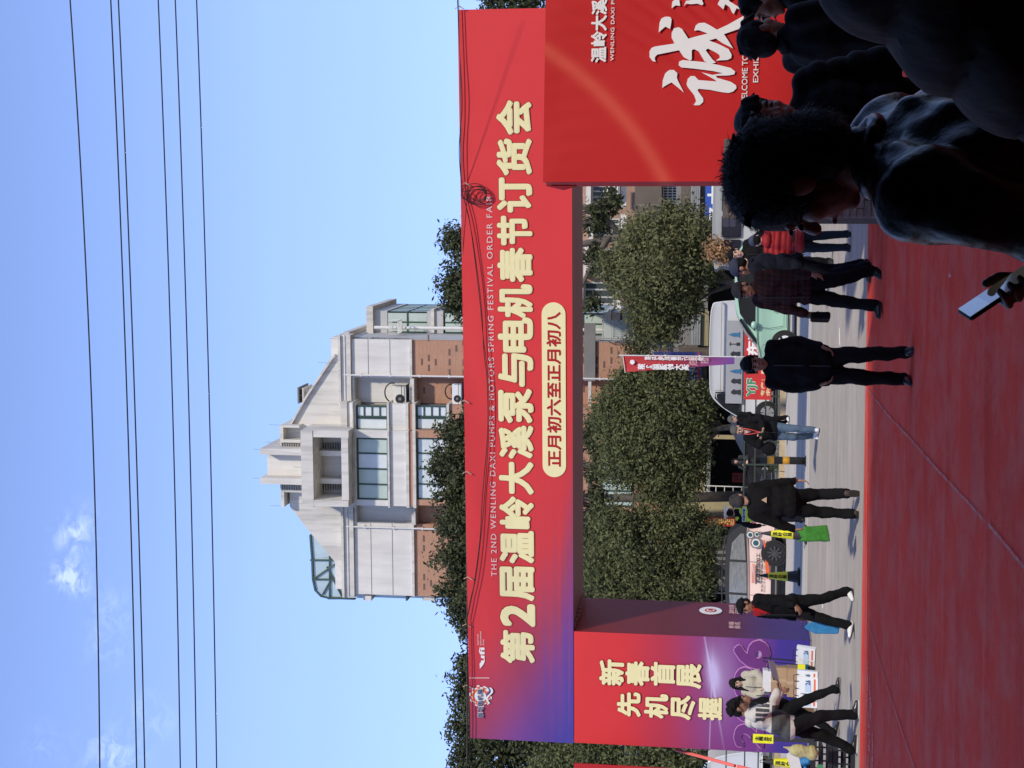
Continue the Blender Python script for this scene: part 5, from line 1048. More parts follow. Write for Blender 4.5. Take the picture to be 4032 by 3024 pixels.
# feather flag
fY = 42.3
fp = at(2436, 1399, fY); t = empty('feather_flag', (fp.x, fY, 0), 0, 'tall red and violet feather flag with mirrored white characters on a thin pole', 'flag')
MB().tube([(0, 0, 0), (.0, 0, fp.z)], .018, 6).build('pole', mPi, t); MB().lathe([(.3, 0), (.28, .06), (.03, .1)], 16).build('base', mCn, t)
F_ = Pl((fp.x, fY, 0), 0); pts = [F_.hit(2453, 1400), F_.hit(2462, 1466), F_.hit(2600, 1452), F_.hit(2750, 1440), F_.hit(2892, 1428), F_.hit(2892, 1400)]
mFl = mat('flag_print', (.42, .03, .04), .7, .05, 2, .2, 30); xyz = obj_xyz(mFl); zlo, zhi = pts[4][1], pts[0][1]
base_ = ramp(mFl, NM(mFl, 'DIVIDE', NM(mFl, 'SUBTRACT', xyz[2], zlo), zhi-zlo), ((0, (.14, .05, .26)), (.25, (.22, .04, .16)), (.5, (.36, .03, .05)), (1, (.46, .03, .03)))); mFl.node_tree.links.new(base_, base_socket(mFl))
V = []; n = 24
for i in range(n+1):
    u = i/n; z = zhi+(zlo-zhi)*u; wl = (pts[0][0]-pts[1][0])*(1-u)+(pts[5][0]-pts[4][0])*u
    for k in range(7): s_ = k/6; V.append((-wl*s_, .05*math.sin(u*9+s_*3)*s_, z-.06*s_*(1-u)))
Fc = [(i*7+k, i*7+k+1, (i+1)*7+k+1, (i+1)*7+k) for i in range(n) for k in range(6)]
me = bpy.data.meshes.new('banner'); me.from_pydata(V, [], Fc); link('banner', me, mFl, t, True)
def fbx(x0, y0, x1, y1): a1, z1 = F_.hit(x0, y0); a0, z0 = F_.hit(x1, y1); return (a0, a1, z0, z1)
text('flag_text', '第\n2\n届\n温\n岭\n大\n溪', fbx(2512, 1432, 2712, 1458), -.055, WHT, t, bold=.035, mirror=True, center=True, line=.95)
text('flag_text', '泵\n与\n电\n机\n春\n节\n订\n货\n会', fbx(2540, 1403, 2770, 1421), -.055, WHT, t, bold=.03, mirror=True, center=True, line=.95)
text('flag_small_text', 'SPRING FESTIVAL\nORDER FAIR', fbx(2715, 1408, 2790, 1440), -.06, THIN, t, mirror=True)
b = fbx(2480, 1416, 2500, 1436); shape('flag_logo', [gear(((b[0]+b[1])/2, (b[2]+b[3])/2), .06)], -.06, WHT, t)
MB().tube([(0, -.02, zhi), (-.5, -.02, zhi-.07)], .012, 5).build('top_hem', mPi, t)
for x in (2553+0, 2620, 2755, 2895): c = at(x, 1399, fY); MB().lathe([(.03, -.03), (.03, .03)], 8, 'z', (0, 0, c.z)).build('clip', mPi, t)
# slanted red guy pole at the left
p0 = at(2661, 2952, 31.6); p1 = at(2900, 3016, 30.2); p2 = p1+(p1-p0)*.85
mPp = mat('pale_red_pole_paint', (.80, .16, .14), .5, .05)
t = empty('guy_pole', p2, 0, 'slanted bright red brace pole running down from the left side of the gateway', 'pole'); MB().tube([p0-p2, p1-p2+Vector((0, 0, .03))], .035, 8).build('upper_tube', mPp, t); MB().tube([p1-p2-Vector((.01, 0, .03)), (0, 0, 0)], .04, 8).build('lower_tube', mPp, t)
c = at(2700, 3020, 30); t = empty('side_banner', (c.x-.6, 30.3, 0), 0, 'red banner edge at the far left border of the picture', 'banner'); MB().box(-1.2, .48, 0, .03, .0, at(2255, 3018, 30).z).build('sheet', RTX, t)
# litter on the road and carpet
mLi = mat('litter_white', (.7, .7, .66), .8)
for i, (x, y, lx, ly, rz, lab) in enumerate(((3303, 1325, .04, .30, .3, 'white paper strip lying on the road near the mint green car'), (3236, 2373, .10, .18, .8, 'crumpled white wrapper on the road behind the man in the red collar'), (3748, 1083, .012, .03, .4, 'tiny white cigarette end on the red carpet'), (3449, 838, .5, .10, .05, 'strip of white printed paper at the carpet edge by the stone pillar'))):
    g = gp(x, y, .02); o = MB().prism([(-ly/2, 0), (ly/2, .004), (ly/2*.9, .012), (-ly/2*.8, .014)], -lx/2, lx/2).build('paper_scrap', mLi); o.location = (g.x, g.y, .03 if x > 3420 else .002); o.rotation_euler = (0, 0, rz); tag(o, lab, 'litter')

# ================================================================== PEOPLE
def remesh(mb, name, vox, m, parent, it=3, fold=0.0, puff=0.0, cut=None, seed=0, keep=None):
    me = mb.mesh(name); o = bpy.data.objects.new(name, me); COL.objects.link(o)
    r = o.modifiers.new('r', 'REMESH'); r.mode = 'VOXEL'; r.voxel_size = vox; r.use_smooth_shade = True
    if it: sm_ = o.modifiers.new('s', 'SMOOTH'); sm_.iterations = it; sm_.factor = .5
    dg = bpy.context.evaluated_depsgraph_get(); me2 = bpy.data.meshes.new_from_object(o.evaluated_get(dg)); bpy.data.objects.remove(o); bpy.data.meshes.remove(me)
    if fold or puff:
        n = len(me2.vertices); co = np.empty(n*3, np.float32); me2.vertices.foreach_get('co', co); co = co.reshape(-1, 3); no = np.empty(n*3, np.float32); me2.vertex_normals.foreach_get('vector', no); no = no.reshape(-1, 3)
        x, y, z = co.T; d = np.zeros(n)
        if fold:
            w1 = z*24+x*16*np.sin(seed)+2.2*np.sin(y*11+seed)+1.5*np.sin(x*13+seed*2); w2 = z*47-x*31+y*22+2*np.sin(z*9+seed)
            d += fold*(np.sin(w1)*.6+np.maximum(np.sin(w2), 0)**2*.5+.35*np.sin(x*60+z*20+seed))
        if puff: d += puff*(np.abs(np.sin(z*math.pi/.085+.25*np.sin(x*9)))**.6-.6)
        co = co+no*d[:, None]; me2.vertices.foreach_set('co', co.astype(np.float32).ravel())
    if cut is not None:
        bm = bmesh.new(); bm.from_mesh(me2)
        for pz_, up in cut:
            res = bmesh.ops.bisect_plane(bm, geom=bm.verts[:]+bm.edges[:]+bm.faces[:], plane_co=pz_, plane_no=up, clear_inner=True)
            ed = [e for e in res['geom_cut'] if isinstance(e, bmesh.types.BMEdge)]
            if ed: bmesh.ops.holes_fill(bm, edges=ed, sides=0)
        bm.to_mesh(me2); bm.free()
    me2.name = name; return link(name, me2, m, parent, True)
def ik(a, c, l1, l2, pole):
    a, c, pole = Vector(a), Vector(c), Vector(pole); d = (c-a); L0 = min(d.length, (l1+l2)*.999); u = d.normalized(); k = (l1*l1-l2*l2+L0*L0)/(2*L0); h = math.sqrt(max(l1*l1-k*k, 0)); p = (pole-u*pole.dot(u)); p.normalize(); return a+u*k+p*h
def hand(mb, w, dr, nrm, side, s, curl=.5, fr=.0088):
    """wrist, direction, palm normal; side +1 puts the thumb on +lat"""
    dr = Vector(dr).normalized(); nrm = Vector(nrm); nrm = (nrm-dr*nrm.dot(dr)).normalized(); lat = dr.cross(nrm)*side
    for k in (-1.4, -.5, .5, 1.4): mb.cap(w+lat*k*.013*s, w+dr*.085*s+lat*k*.02*s, .017*s, .0125*s, 8)
    for k, ln in zip((-1.5, -.5, .5, 1.5), (.062, .075, .082, .074)):
        b = w+dr*.088*s+lat*k*.0205*s; d1 = (dr*math.cos(curl*.8)+nrm*math.sin(curl*.8)+lat*k*.03); d2 = (dr*math.cos(curl*1.7)+nrm*math.sin(curl*1.7)); d3 = (dr*math.cos(curl*2.4)+nrm*math.sin(curl*2.4))
        p1 = b+d1*ln*.45*s; p2 = p1+d2*ln*.32*s; p3 = p2+d3*ln*.26*s
        mb.cap(b-dr*.01*s, p1, fr*1.05*s, fr*s, 8); mb.cap(p1, p2, fr*s, fr*.95*s, 8); mb.cap(p2, p3, fr*.95*s, fr*.8*s, 8)
    b = w+dr*.03*s+lat*.028*s; p1 = b+(dr*.7+lat*.6+nrm*.3).normalized()*.035*s; p2 = p1+(dr*.85+lat*.25+nrm*.45).normalized()*.03*s; mb.cap(b, p1, fr*1.4*s, fr*1.15*s, 8); mb.cap(p1, p2, fr*1.15*s, fr*.9*s, 8)
mEye = mat('eye_dark', (.012, .01, .009), .2, .05); mLip = mat('lip', (.25, .09, .07), .6, .05); mHair = mat('hair_black', (.007, .0065, .0065), .6, .2, 20, .6, 160, spec=.15)
def skin(k): c = {'mid': (.42, .235, .155), 'tan': (.30, .155, .10), 'fair': (.58, .36, .27), 'dark': (.23, .125, .085)}[k]; return mat('skin_'+k, c, .5, .06, 9, .1, 60, spec=.35)
def clothm(name, c, rough=.9, bump=.35, bs=90, **k): return mat(name, c, rough, .1, 5, bump, bs, spec=.12, **k)
BLKC = clothm('black_cloth', (.008, .008, .009)); TRK = clothm('black_trousers', (.008, .008, .009)); NAV = clothm('navy_uniform', (.009, .011, .020)); BRN = clothm('dark_brown_cloth', (.035, .018, .017))
PERSONS = []
def person(label, g, top, face, pose=None, sk='mid', jacket=BLKC, trousers=TRK, shoe=BLK, sole=None, hair='short', hairm=None, hem=.86, vox=.012, cvox=.02, puff=0, fold=.009, bulk=1.1, collar=None, capm=None, coatlen=None, shoulder=1.0, faces=True, extra=None, thick=False):
    """g: ground point (Vector), top: photo (x,y) of the crown of the head, face: degrees, 0 = away from the camera, 90 = photo-left"""
    P = dict(fl=(-.11, .02, .0), fr=(.11, -.02, .0), hl=(-.27, .03, .80), hr=(.27, .03, .80), hdl=(0, .1, -1), hdr=(0, .1, -1), lean=0.0, hy=0, hp=0, curl=.5, hx=0.0, shl=0, shr=0, sk_l=0, sk_r=0)
    P.update(pose or {})
    g = Vector(g); H = (at(top[0], top[1], g.y).z-g.z) if isinstance(top, tuple) else top
    t = empty('person', g, R(face), label, 'person'); s = H/1.70
    drop = P.get('drop', 0.0)
    def q(x, y, z): return Vector((x*s, (y+P['lean']*max(0, z-.9))*s, (z-drop)*s))
    hipL, hipR = q(-.085, 0, .90), q(.085, 0, .90); shL, shR = q(-.175*shoulder, 0, 1.385+P['shl']), q(.175*shoulder, 0, 1.385+P['shr'])
    ank = []; 
    for k_, sd_ in (('fl', -1), ('fr', 1)):
        fx, fy, fzz = P[k_][:3]; ank.append(Vector((fx*s, fy*s, (.085+fzz)*s)))
    kneeL = ik(hipL, ank[0], .425*s, .41*s, (-.08, 1, 0)); kneeR = ik(hipR, ank[1], .425*s, .41*s, (.08, 1, 0))
    wl, wr = Vector(P['hl'])*s, Vector(P['hr'])*s
    wl.z -= drop*s; wr.z -= drop*s
    elL = ik(shL, wl, .285*s, .255*s, P.get('pl', (-.5, -1, -.2))); elR = ik(shR, wr, .285*s, .255*s, P.get('pr', (.5, -1, -.2)))
    hc = q(P['hx'], .02, 1.577 if thick else 1.561); HM = Matrix.Translation(hc) @ Matrix.Rotation(R(P['hy']), 4, 'Z') @ Matrix.Rotation(-R(P['hp']), 4, 'X') @ Matrix.Scale(s*(1.0 if thick else 1.13), 4)
    b = MB()
    # ---- body
    b.ell(q(0, 0, 1.24), (.15*s, .095*s, .2*s)); b.ell(q(0, .01, 1.04), (.13*s, .095*s, .17*s)); b.ell(q(0, 0, .92), (.145*s, .105*s, .11*s)); b.cap(shL, shR, .052*s, .052*s, 12)
    b.cap(shL, elL, .046*s, .038*s); b.cap(elL, wl, .038*s, .026*s); b.cap(shR, elR, .046*s, .038*s); b.cap(elR, wr, .038*s, .026*s)
    for hp_, kn, an in ((hipL, kneeL, ank[0]), (hipR, kneeR, ank[1])): b.cap(hp_, kn, .072*s, .05*s); b.cap(kn, an, .05*s, .036*s)
    b.cap(q(0, -.012, 1.40), HM @ Vector((0, -.02, -.05)), .058*s, .052*s)
    b.T = HM
    b.ell((0, -.008, .035), (.074, .094, .088), 16, 12); b.ell((0, .028, -.04), (.057, .058, .062), 14, 10); b.ell((0, .058, -.085), (.027, .022, .02)); b.cap((0, .083, .022), (0, .104, -.012), .009, .0145, 8)
    for sd_ in (-1, 1): b.ell((sd_*.032, .048, -.016), (.032, .032, .03)); b.ell((sd_*.077, -.008, .0), (.012, .021, .032)); b.ell((sd_*.03, .074, .034), (.024, .014, .009), 8, 6)
    b.ell((0, .084, -.05), (.022, .010, .009), 8, 6)
    b.T = Matrix.Identity(4)
    hand(b, wl, P['hdl'], P.get('nl', (1, .2, 0)), P.get('tl', -1), s, P['curl']); hand(b, wr, P['hdr'], P.get('nr', (-1, .2, 0)), P.get('tr', 1), s, P['curl'])
    remesh(b, 'body', vox, skin(sk), t, 2)
    if faces:
        for sd_ in (-1, 1):
            e = MB(); e.T = HM; e.ell((sd_*.030, .086, .012), (.014, .006, .0055), 8, 6).build('eye', mEye, t, True); e = MB(); e.T = HM; e.ell((sd_*.030, .090, .032), (.019, .006, .0042), 8, 6).build('eyebrow', mHair, t, True)
        e = MB(); e.T = HM; e.ell((0, .093, -.05), (.022, .006, .0055), 8, 6).build('mouth', mLip, t, True)
    # ---- trousers
    k = MB(); bk_ = bulk; k.ell(q(0, 0, .93), (.165*s*bk_, .125*s*bk_, .13*s))
    tw = P.get('tw', 1.14)
    for hp_, kn, an in ((hipL, kneeL, ank[0]), (hipR, kneeR, ank[1])): k.cap(hp_, kn, .092*s*tw, .07*s*tw); k.cap(kn, an+Vector((0, 0, .02*s)), .07*s*tw, .056*s*tw); k.cap(an+Vector((0, -.01*s, .03*s)), an+Vector((0, -.01*s, -.01*s)), .058*s*tw, .062*s*tw)
    remesh(k, 'trousers', cvox, trousers, t, 2, fold*.9, seed=len(PERSONS)+1.3)
    # ---- shoes
    for i_, (an, k_) in enumerate(zip(ank, ('fl', 'fr'))):
        tp = P[k_][3] if len(P[k_]) > 3 else 0.0; ty = P[k_][4] if len(P[k_]) > 4 else (8 if i_ == 0 else -8)
        M_ = Matrix.Translation(an) @ Matrix.Rotation(R(ty), 4, 'Z') @ Matrix.Rotation(R(tp), 4, 'X') @ Matrix.Scale(s, 4)
        sh = MB(); sh.T = M_; sh.cap((0, -.035, -.035), (0, .08, -.045), .047, .045, 12); sh.cap((0, .08, -.05), (0, .155, -.058), .044, .033, 12); sh.cap((0, -.02, .02), (0, -.01, -.03), .05, .05, 12); so_ = remesh(sh, 'shoe', .011, shoe, t, 2, cut=[((M_ @ Vector((0, 0, -.078))), (M_.to_3x3() @ Vector((0, 0, 1))).normalized())])
        sl = MB(); sl.T = M_; n_ = 20; P2 = [(.0475*math.cos(a)*(1 if math.sin(a) < 0 else 1.0), .055+(.135 if math.sin(a) > 0 else .115)*math.sin(a)) for a in np.linspace(0, 2*math.pi, n_, endpoint=False)]
        V = [(x, y, -.087) for x, y in P2]+[(x*1.03, y, -.068) for x, y in P2]; sl.add(V, [tuple(range(n_))[::-1], tuple(range(n_, 2*n_))]+[(j, (j+1) % n_, n_+(j+1) % n_, n_+j) for j in range(n_)]); sl.build('sole', sole or mTr, so_)
    # ---- jacket
    j = MB(); B_ = bulk; hz = coatlen or hem
    j.ell(q(0, 0, 1.25), (.185*s*B_, .135*s*B_, .21*s)); j.ell(q(0, .01, 1.05), (.18*s*B_, .142*s*B_, .2*s)); j.ell(q(0, 0, hz+.07), (.185*s*B_, .14*s*B_, .15*s)); j.cap(shL, shR, .068*s*B_, .068*s*B_, 14)
    j.cap(q(-.12, -.005, 1.40), q(0, -.012, 1.455), .05*s, .06*s); j.cap(q(.12, -.005, 1.40), q(0, -.012, 1.455), .05*s, .06*s)
    for a, e, w_ in ((shL, elL, wl), (shR, elR, wr)): j.cap(a, e, .071*s*B_, .06*s*B_, 14); d = (w_-e).normalized(); j.cap(e, w_-d*.035*s, .061*s*B_, .047*s*B_, 14)
    remesh(j, 'jacket', cvox, jacket, t, 2, fold, puff, cut=[((0, 0, (hz-drop)*s), (0, 0, 1))], seed=len(PERSONS)*1.7)
    if not puff and not thick and bulk < 1.3:
        zp_ = MB(); dgm = None; pts_z = []
        for kz in range(9):
            zz_ = hz+.02+kz*(1.36-hz)/8; pts_z.append(q(0, .145*B_+.004-.03*max(0, (zz_-1.25))/.15*.6, zz_))
        zp_.tube(pts_z, .006*s, 5, False); zp_.build('zip', mTr, t)
    cl = MB(); cc = q(0, -.012, 1.452)
    for a in range(14):
        q0, q1 = 2*math.pi*a/14, 2*math.pi*(a+1)/14
        if abs(q0-math.pi/2) < .3 and not collar: continue
        cl.cap(cc+Vector((math.cos(q0)*.064, math.sin(q0)*.066, .012*math.cos(q0*2)))*s, cc+Vector((math.cos(q1)*.064, math.sin(q1)*.066, .012*math.cos(q1*2)))*s, .019*s, .019*s, 8)
    remesh(cl, 'collar', .011, collar or jacket, t, 2)
    # ---- hair / hats
    hm = hairm or mHair; h = MB(); h.T = HM
    if hair in ('short', 'curly', 'long', 'thin'):
        h.ell((0, -.016, .052), (.083, .1, .086), 16, 12); h.ell((0, -.052, .005), (.072, .06, .072), 14, 10)
        if thick: h.ell((0, -.050, -.035), (.080, .066, .085), 14, 10); h.ell((0, -.01, .05), (.087, .106, .092), 16, 12)
        if hair != 'thin' and not thick:
            for a in (-.05, -.02, .02, .05): h.cap((a*.9, .045, .103), (a*1.15, .083, .066), .021, .010, 8)
            for sd_ in (-1, 1): h.cap((sd_*.074, .02, .055), (sd_*.078, .012, .012), .017, .008, 8)
        if hair == 'curly':
            for _ in range(60):
                u = Vector((random.gauss(0, 1), random.gauss(-.2, 1), abs(random.gauss(.2, 1)))).normalized(); h.ell((u.x*.088, -.02+u.y*.105, .05+u.z*.095), (.02, .02, .02), 8, 6)
        else:
            for _ in range(26):
                u = Vector((random.gauss(0, 1), random.gauss(-.3, 1), abs(random.gauss(.3, 1)))).normalized(); p = Vector((u.x*.08, -.018+u.y*.098, .05+u.z*.083)); h.cap(p*.97, p*1.0+Vector((random.gauss(0, .018), random.gauss(0, .018), -.012)), .013, .006, 6)
        if hair == 'long':
            for sd_ in (-1, 1): h.cap((sd_*.066, .0, .06), (sd_*.084, .02, -.06), .034, .042, 10); h.cap((sd_*.084, .02, -.06), (sd_*.085, .11, -.20), .042, .04, 10); h.cap((sd_*.085, .11, -.2), (sd_*.07, .15, -.31), .04, .014, 10)
            h.cap((0, -.06, .03), (0, -.075, -.2), .075, .06, 12)
        remesh(h, 'hair', .009, hm, t, 1, .005, seed=len(PERSONS))
    else:
        h.ell((0, -.018, .03), (.079, .098, .075), 14, 10); h.ell((0, -.05, .0), (.07, .058, .06), 12, 8)
        remesh(h, 'hair', .011, hm, t, 1, cut=[(HM @ Vector((0, .05, -.03)), (HM.to_3x3() @ Vector((0, -.8, .6))).normalized()), ])
        c = MB(); c.T = HM
        if hair == 'cap':
            c.ell((0, -.004, .058), (.086, .106, .078), 18, 12); c.ell((0, .105, .062), (.066, .065, .012), 14, 8)
        elif hair == 'guard':
            c.ell((0, -.004, .062), (.090, .108, .082), 18, 12); c.ell((0, .11, .055), (.07, .07, .011), 14, 8); c.lathe([(.094, .035), (.094, .06)], 22, 'z', (0, -.004, 0))
        elif hair == 'peaked':
            c.ell((0, -.01, .105), (.135, .14, .026), 24, 8); c.lathe([(.088, .045), (.09, .10)], 22, 'z', (0, -.004, 0)); c.ell((0, .10, .05), (.06, .045, .008), 12, 6)
        o = remesh(c, 'hat', .009, capm or BLKC, t, 1, cut=[(HM @ Vector((0, 0, .038)), (HM.to_3x3() @ Vector((0, 0, 1))).normalized())])
    PERSONS.append((t, s)); t_ = dict(t=t, s=s, q=q, HM=HM, wl=wl, wr=wr, elL=elL, elR=elR, shL=shL, shR=shR, H=H)
    return t_
def thing_at(name, label, cat, loc, rz=0): return empty(name, loc, rz, label, cat)
def in_world(p, v): return Matrix.Translation(p['t'].location) @ Matrix.Rotation(p['t'].rotation_euler[2], 4, 'Z') @ Vector(v)

# man on the carpet, hands in pockets, facing the camera
g = gp(3592, 1443); person('man in plain black jacket standing on the carpet facing us, hands in pockets', (g.x, g.y, .012), (2921, 1452), 176,
    dict(fl=(-.14, .05, 0, 0, 14), fr=(.13, -.02, 0, 0, -12), hl=(-.19, .10, .90), hr=(.19, .10, .90), hdl=(.3, .3, -.9), hdr=(-.3, .3, -.9), hy=6, hp=6, pl=(-.45, -1, 0), pr=(.45, -1, 0)), 'tan', shoe=mat('shoe_leather_black', (.02, .02, .024), .3, .05), hem=.80, bulk=1.18, vox=.010, cvox=.016)
# man in red collar, walking to the left with a thin blue bag
g = gp(3362, 2392); pr_ = person('man with red collar in black jacket and white shoes walking left with blue bag', (g.x, g.y, 0), (2901, 2405), 132,
    dict(fl=(-.08, -.22, .015, -8), fr=(.08, .26, 0, 14), hl=(-.24, .16, .86), hr=(.30, .02, .80), hdl=(.3, .6, -.6), lean=.04, hp=4), 'tan', shoe=mat('white_shoe', (.72, .72, .72), .5, .05), sole=BLK, collar=mat('red_knit', (.55, .012, .015), .85, .1, 5, .3), hem=.82, bulk=1.14, vox=.011, cvox=.018)
cv = MB(); cv.T = Matrix.Identity(4); s = pr_['s']; cv.prism([(-.075*s, 1.46*s), (.075*s, 1.46*s), (.02*s, 1.22*s), (-.02*s, 1.22*s)], .12*s, .168*s); cv.build('shirt_front', MATS['red_knit'], pr_['t'])
w = in_world(pr_, pr_['wr']+Vector((0, .02, -.08)))+Vector((-.10, -.04, 0)); bg_ = thing_at('plastic_bag', 'thin blue plastic bag held by the man in the red collar', 'bag', w, R(20)); bg_.scale = (.55, .8, .88)
mBb = mat('blue_plastic', (.04, .22, .50), .35, .15, 6, .5, 20); bb_ = MB(); nn = 7
bb_.prism([(-.03, -.02), (.03, -.02), (.17, -.16), (.16, -.52), (.0, -.56), (-.14, -.54), (-.16, -.18)], -.02, .03); bb_.build('bag_body', mBb, bg_, bevel=.01); MB().tube([(-.06, 0, -.1), (-.02, 0, .03), (.02, 0, .03), (.06, 0, -.1)], .008, 5).build('handle', mat('navy_film2', (.02, .04, .15), .6), bg_); MB().box(-.13, .13, .031, .036, -.5, -.3).build('booklet', mat('navy_print', (.03, .06, .25), .5), bg_)
# man with the green bag, back to the camera
g = gp(3383, 1985); pg_ = person('man in black jacket seen from behind, walking away with green bag', (g.x, g.y, 0), (2875, 1977), 8,
    dict(fl=(-.13, .05, 0, 0, 10), fr=(.13, -.12, .09, -48, -4), hl=(-.36, .06, .84), hr=(.30, .05, .80), hp=20, hx=.0, lean=.02, hy=-14), 'mid', shoe=mat('brown_shoe', (.06, .04, .03), .6, .1), sole=mat('sole_grey_brown', (.07, .06, .05), .7), hem=.83, bulk=1.2, vox=.011, cvox=.018, hairm=mat('hair_grey_black', (.03, .028, .027), .6, .2, 30, .6, 160))
sb_ = MB(); s = pg_['s']
text('back_print', '▲', (-.03*s, .05*s, 1.22*s, 1.29*s), -.168*s, mat('tan_print', (.5, .38, .26), .7), pg_['t'])
w = in_world(pg_, pg_['wl']+Vector((-.01, .02, -.09))); gb_ = thing_at('shopping_bag', 'bright green cloth bag held by the man seen from behind', 'bag', w, R(8)); gb_.scale = (.66, .7, .82)
mGb = mat('green_bag_cloth', (.04, .22, .025), .75, .2, 6, .5, 40); k = MB(); k.ell((-.06, 0, -.04), (.10, .07, .07)); k.prism([(-.22, -.06), (.08, -.04), (.12, -.42), (-.20, -.46)], -.09, .09); k.cap((-.15, 0, -.08), (-.22, 0, .04), .05, .015); k.cap((.0, 0, -.06), (-.02, 0, .06), .05, .02)
remesh(k, 'bag_body', .016, mGb, gb_, 2, .006, seed=3); 
# traffic policeman
g = Vector((at(3100, 2025, 33.5).x, 33.5, 0)); pp_ = person('traffic policeman in white peaked cap and lime vest seen from behind', g, (2852, 2040), -8, dict(hl=(-.30, .16, .92), hp=8, hr=(.24, .1, .85)), 'mid', jacket=NAV, trousers=NAV, hair='peaked', capm=mat('white_cap_cloth', (.80, .80, .80), .6, .04), vox=.013, bulk=1.04)
s = pp_['s']; mV = mat('lime_vest', (.55, .85, .08), .7, .06, 4, .3, 40); k = MB(); k.ell((0, 0, 1.22*s), (.20*s, .158*s, .22*s)); k.ell((0, .01*s, 1.10*s), (.195*s, .16*s, .15*s)); k.cap((-.13*s, 0, 1.40*s), (.13*s, 0, 1.40*s), .068*s, .068*s)
vo = remesh(k, 'vest', .018, mV, pp_['t'], 2, .003, cut=[((0, 0, 1.0*s), (0, 0, 1))])
MB().box(-.15*s, .15*s, -.180*s, -.150*s, 1.25*s, 1.325*s).build('vest_strip', mat('reflective_silver', (.62, .66, .66), .35, .05), pp_['t']); text('vest_text', '执勤交警', (-.13*s, .13*s, 1.262*s, 1.315*s), -.183*s, mat('blue_film', (.03, .12, .30), .6), pp_['t'], bold=.03)
MB().box(-.17*s, .17*s, -.176*s, -.150*s, 1.06*s, 1.10*s).build('vest_strip', MATS['reflective_silver'], pp_['t'])
# man in jeans with phone and lanyard
g = gp(3224, 1700); pj = person('man in blue jeans and black jacket with red blue lanyard looking at phone', (g.x, g.y, 0), (2879, 1703), 170,
    dict(fl=(-.07, .16, 0, 8), fr=(.12, -.18, .03, -16), hl=(-.10, .26, 1.08), hr=(.10, .24, 1.12), hdl=(.5, .5, .1), hdr=(-.5, .5, .1), nl=(0, 0, 1), nr=(0, 0, 1), hp=24, hy=-4, curl=.8, pl=(-1, -.3, -.6), pr=(1, -.3, -.6), tw=1.05), 'fair', trousers=clothm('blue_jeans', (.085, .13, .19)), shoe=MATS['white_shoe'], sole=mat('white_sole', (.6, .6, .58), .6), hem=.80, bulk=1.12, vox=.011, cvox=.018, hairm=mat('hair_grey', (.09, .085, .08), .6, .2, 30, .6, 160), hair='thin')
s = pj['s']; ly = MB()
for sd_ in (-1, 1): ly.tube([(sd_*.055*s, .10*s, 1.46*s), (sd_*.05*s, .147*s, 1.36*s), (sd_*.025*s, .158*s, 1.24*s), (0, .17*s, 1.14*s)], .011*s, 5)
ly.build('lanyard', mat('lanyard_red', (.6, .05, .05), .6), pj['t']); MB().tube([(0, .17*s, 1.15*s), (.0, .19*s, 1.10*s)], .012, 5).build('lanyard_clip', mat('lanyard_blue', (.05, .1, .45), .6), pj['t'])
MB().prism([(-.035*s, 1.44*s), (.035*s, 1.44*s), (.008*s, 1.32*s), (-.008*s, 1.32*s)], .135*s, .150*s).build('shirt_front', mat('pale_pink_shirt', (.62, .40, .36), .8), pj['t'])
w = in_world(pj, Vector((0, .36*s, 1.13*s))); ph = thing_at('phone', 'dark phone held in both hands by the man in jeans', 'phone', w, R(170)); m_ = MB(); m_.T = Matrix.Rotation(R(-50), 4, 'X'); m_.box(-.038, .038, -.005, .005, -.075, .075); m_.build('phone_case', mTr, ph, bevel=.003)
w = in_world(pj, pj['elR']+Vector((.03, .05, -.04))); bb_ = thing_at('shoulder_bag', 'black bag hanging from the elbow of the man in jeans', 'bag', w, R(170)); k = MB(); k.ell((0, 0, -.14), (.14, .07, .14)); k.cap((-.08, 0, -.08), (0, 0, .03), .018, .012); k.cap((.08, 0, -.08), (0, 0, .03), .018, .012); remesh(k, 'bag_body', .014, BLKC, bb_, 2, .004)
# balding man behind him
g = Vector((at(3000, 1652, 42.5).x, 42.5, 0)); person('balding man in black jacket standing behind the man in jeans looking down', g, (2868, 1654), 140, dict(hl=(-.12, .26, 1.08), hr=(.12, .26, 1.08), hdl=(.4, .6, 0), hdr=(-.4, .6, 0), hp=22), 'fair', hair='thin', hairm=MATS['hair_grey'], shoe=MATS['white_shoe'], vox=.013)
# woman on the pavement
g = Vector((at(3060, 1822, 46.7).x, 46.7, .15)); person('woman in grey and black clothes standing by the railing beside the dark shop', g, (2880, 1820), 176, dict(hl=(-.08, .24, 1.12), hr=(.16, .2, 1.2), hdl=(.6, .4, .1), hdr=(-.4, .3, .6), hp=4), 'fair', jacket=clothm('charcoal_knit', (.04, .042, .046)), hair='long', hem=.82, vox=.013)
# group at the right: plaid jacket man
g = gp(3475, 1135); pm = person('man in dark plaid jacket and black knit cap walking left on the carpet edge', (g.x, g.y, .012), (2884, 1140), 138,
    dict(fl=(-.06, -.24, .03, -18), fr=(.10, .2, 0, 8), hl=(-.27, .10, .82), hr=(.28, .14, .84), lean=.05, hp=8, hy=10), 'tan', jacket=BRN, hair='cap', capm=mat('cap_black', (.018, .018, .02), .8, .1), hem=.80, bulk=1.18, vox=.010, cvox=.016, shoe=MATS['shoe_leather_black'])
xyz = obj_xyz(BRN); st1 = NM(BRN, 'GREATER_THAN', NM(BRN, 'SINE', NM(BRN, 'MULTIPLY', xyz[0], 110.0)), .6); st2 = NM(BRN, 'GREATER_THAN', NM(BRN, 'SINE', NM(BRN, 'MULTIPLY', xyz[2], 90.0)), .6)
BRN.node_tree.links.new(mixc(BRN, NM(BRN, 'MULTIPLY', NM(BRN, 'ADD', st1, st2), .4), (.022, .014, .015), (.075, .022, .022)), base_socket(BRN))
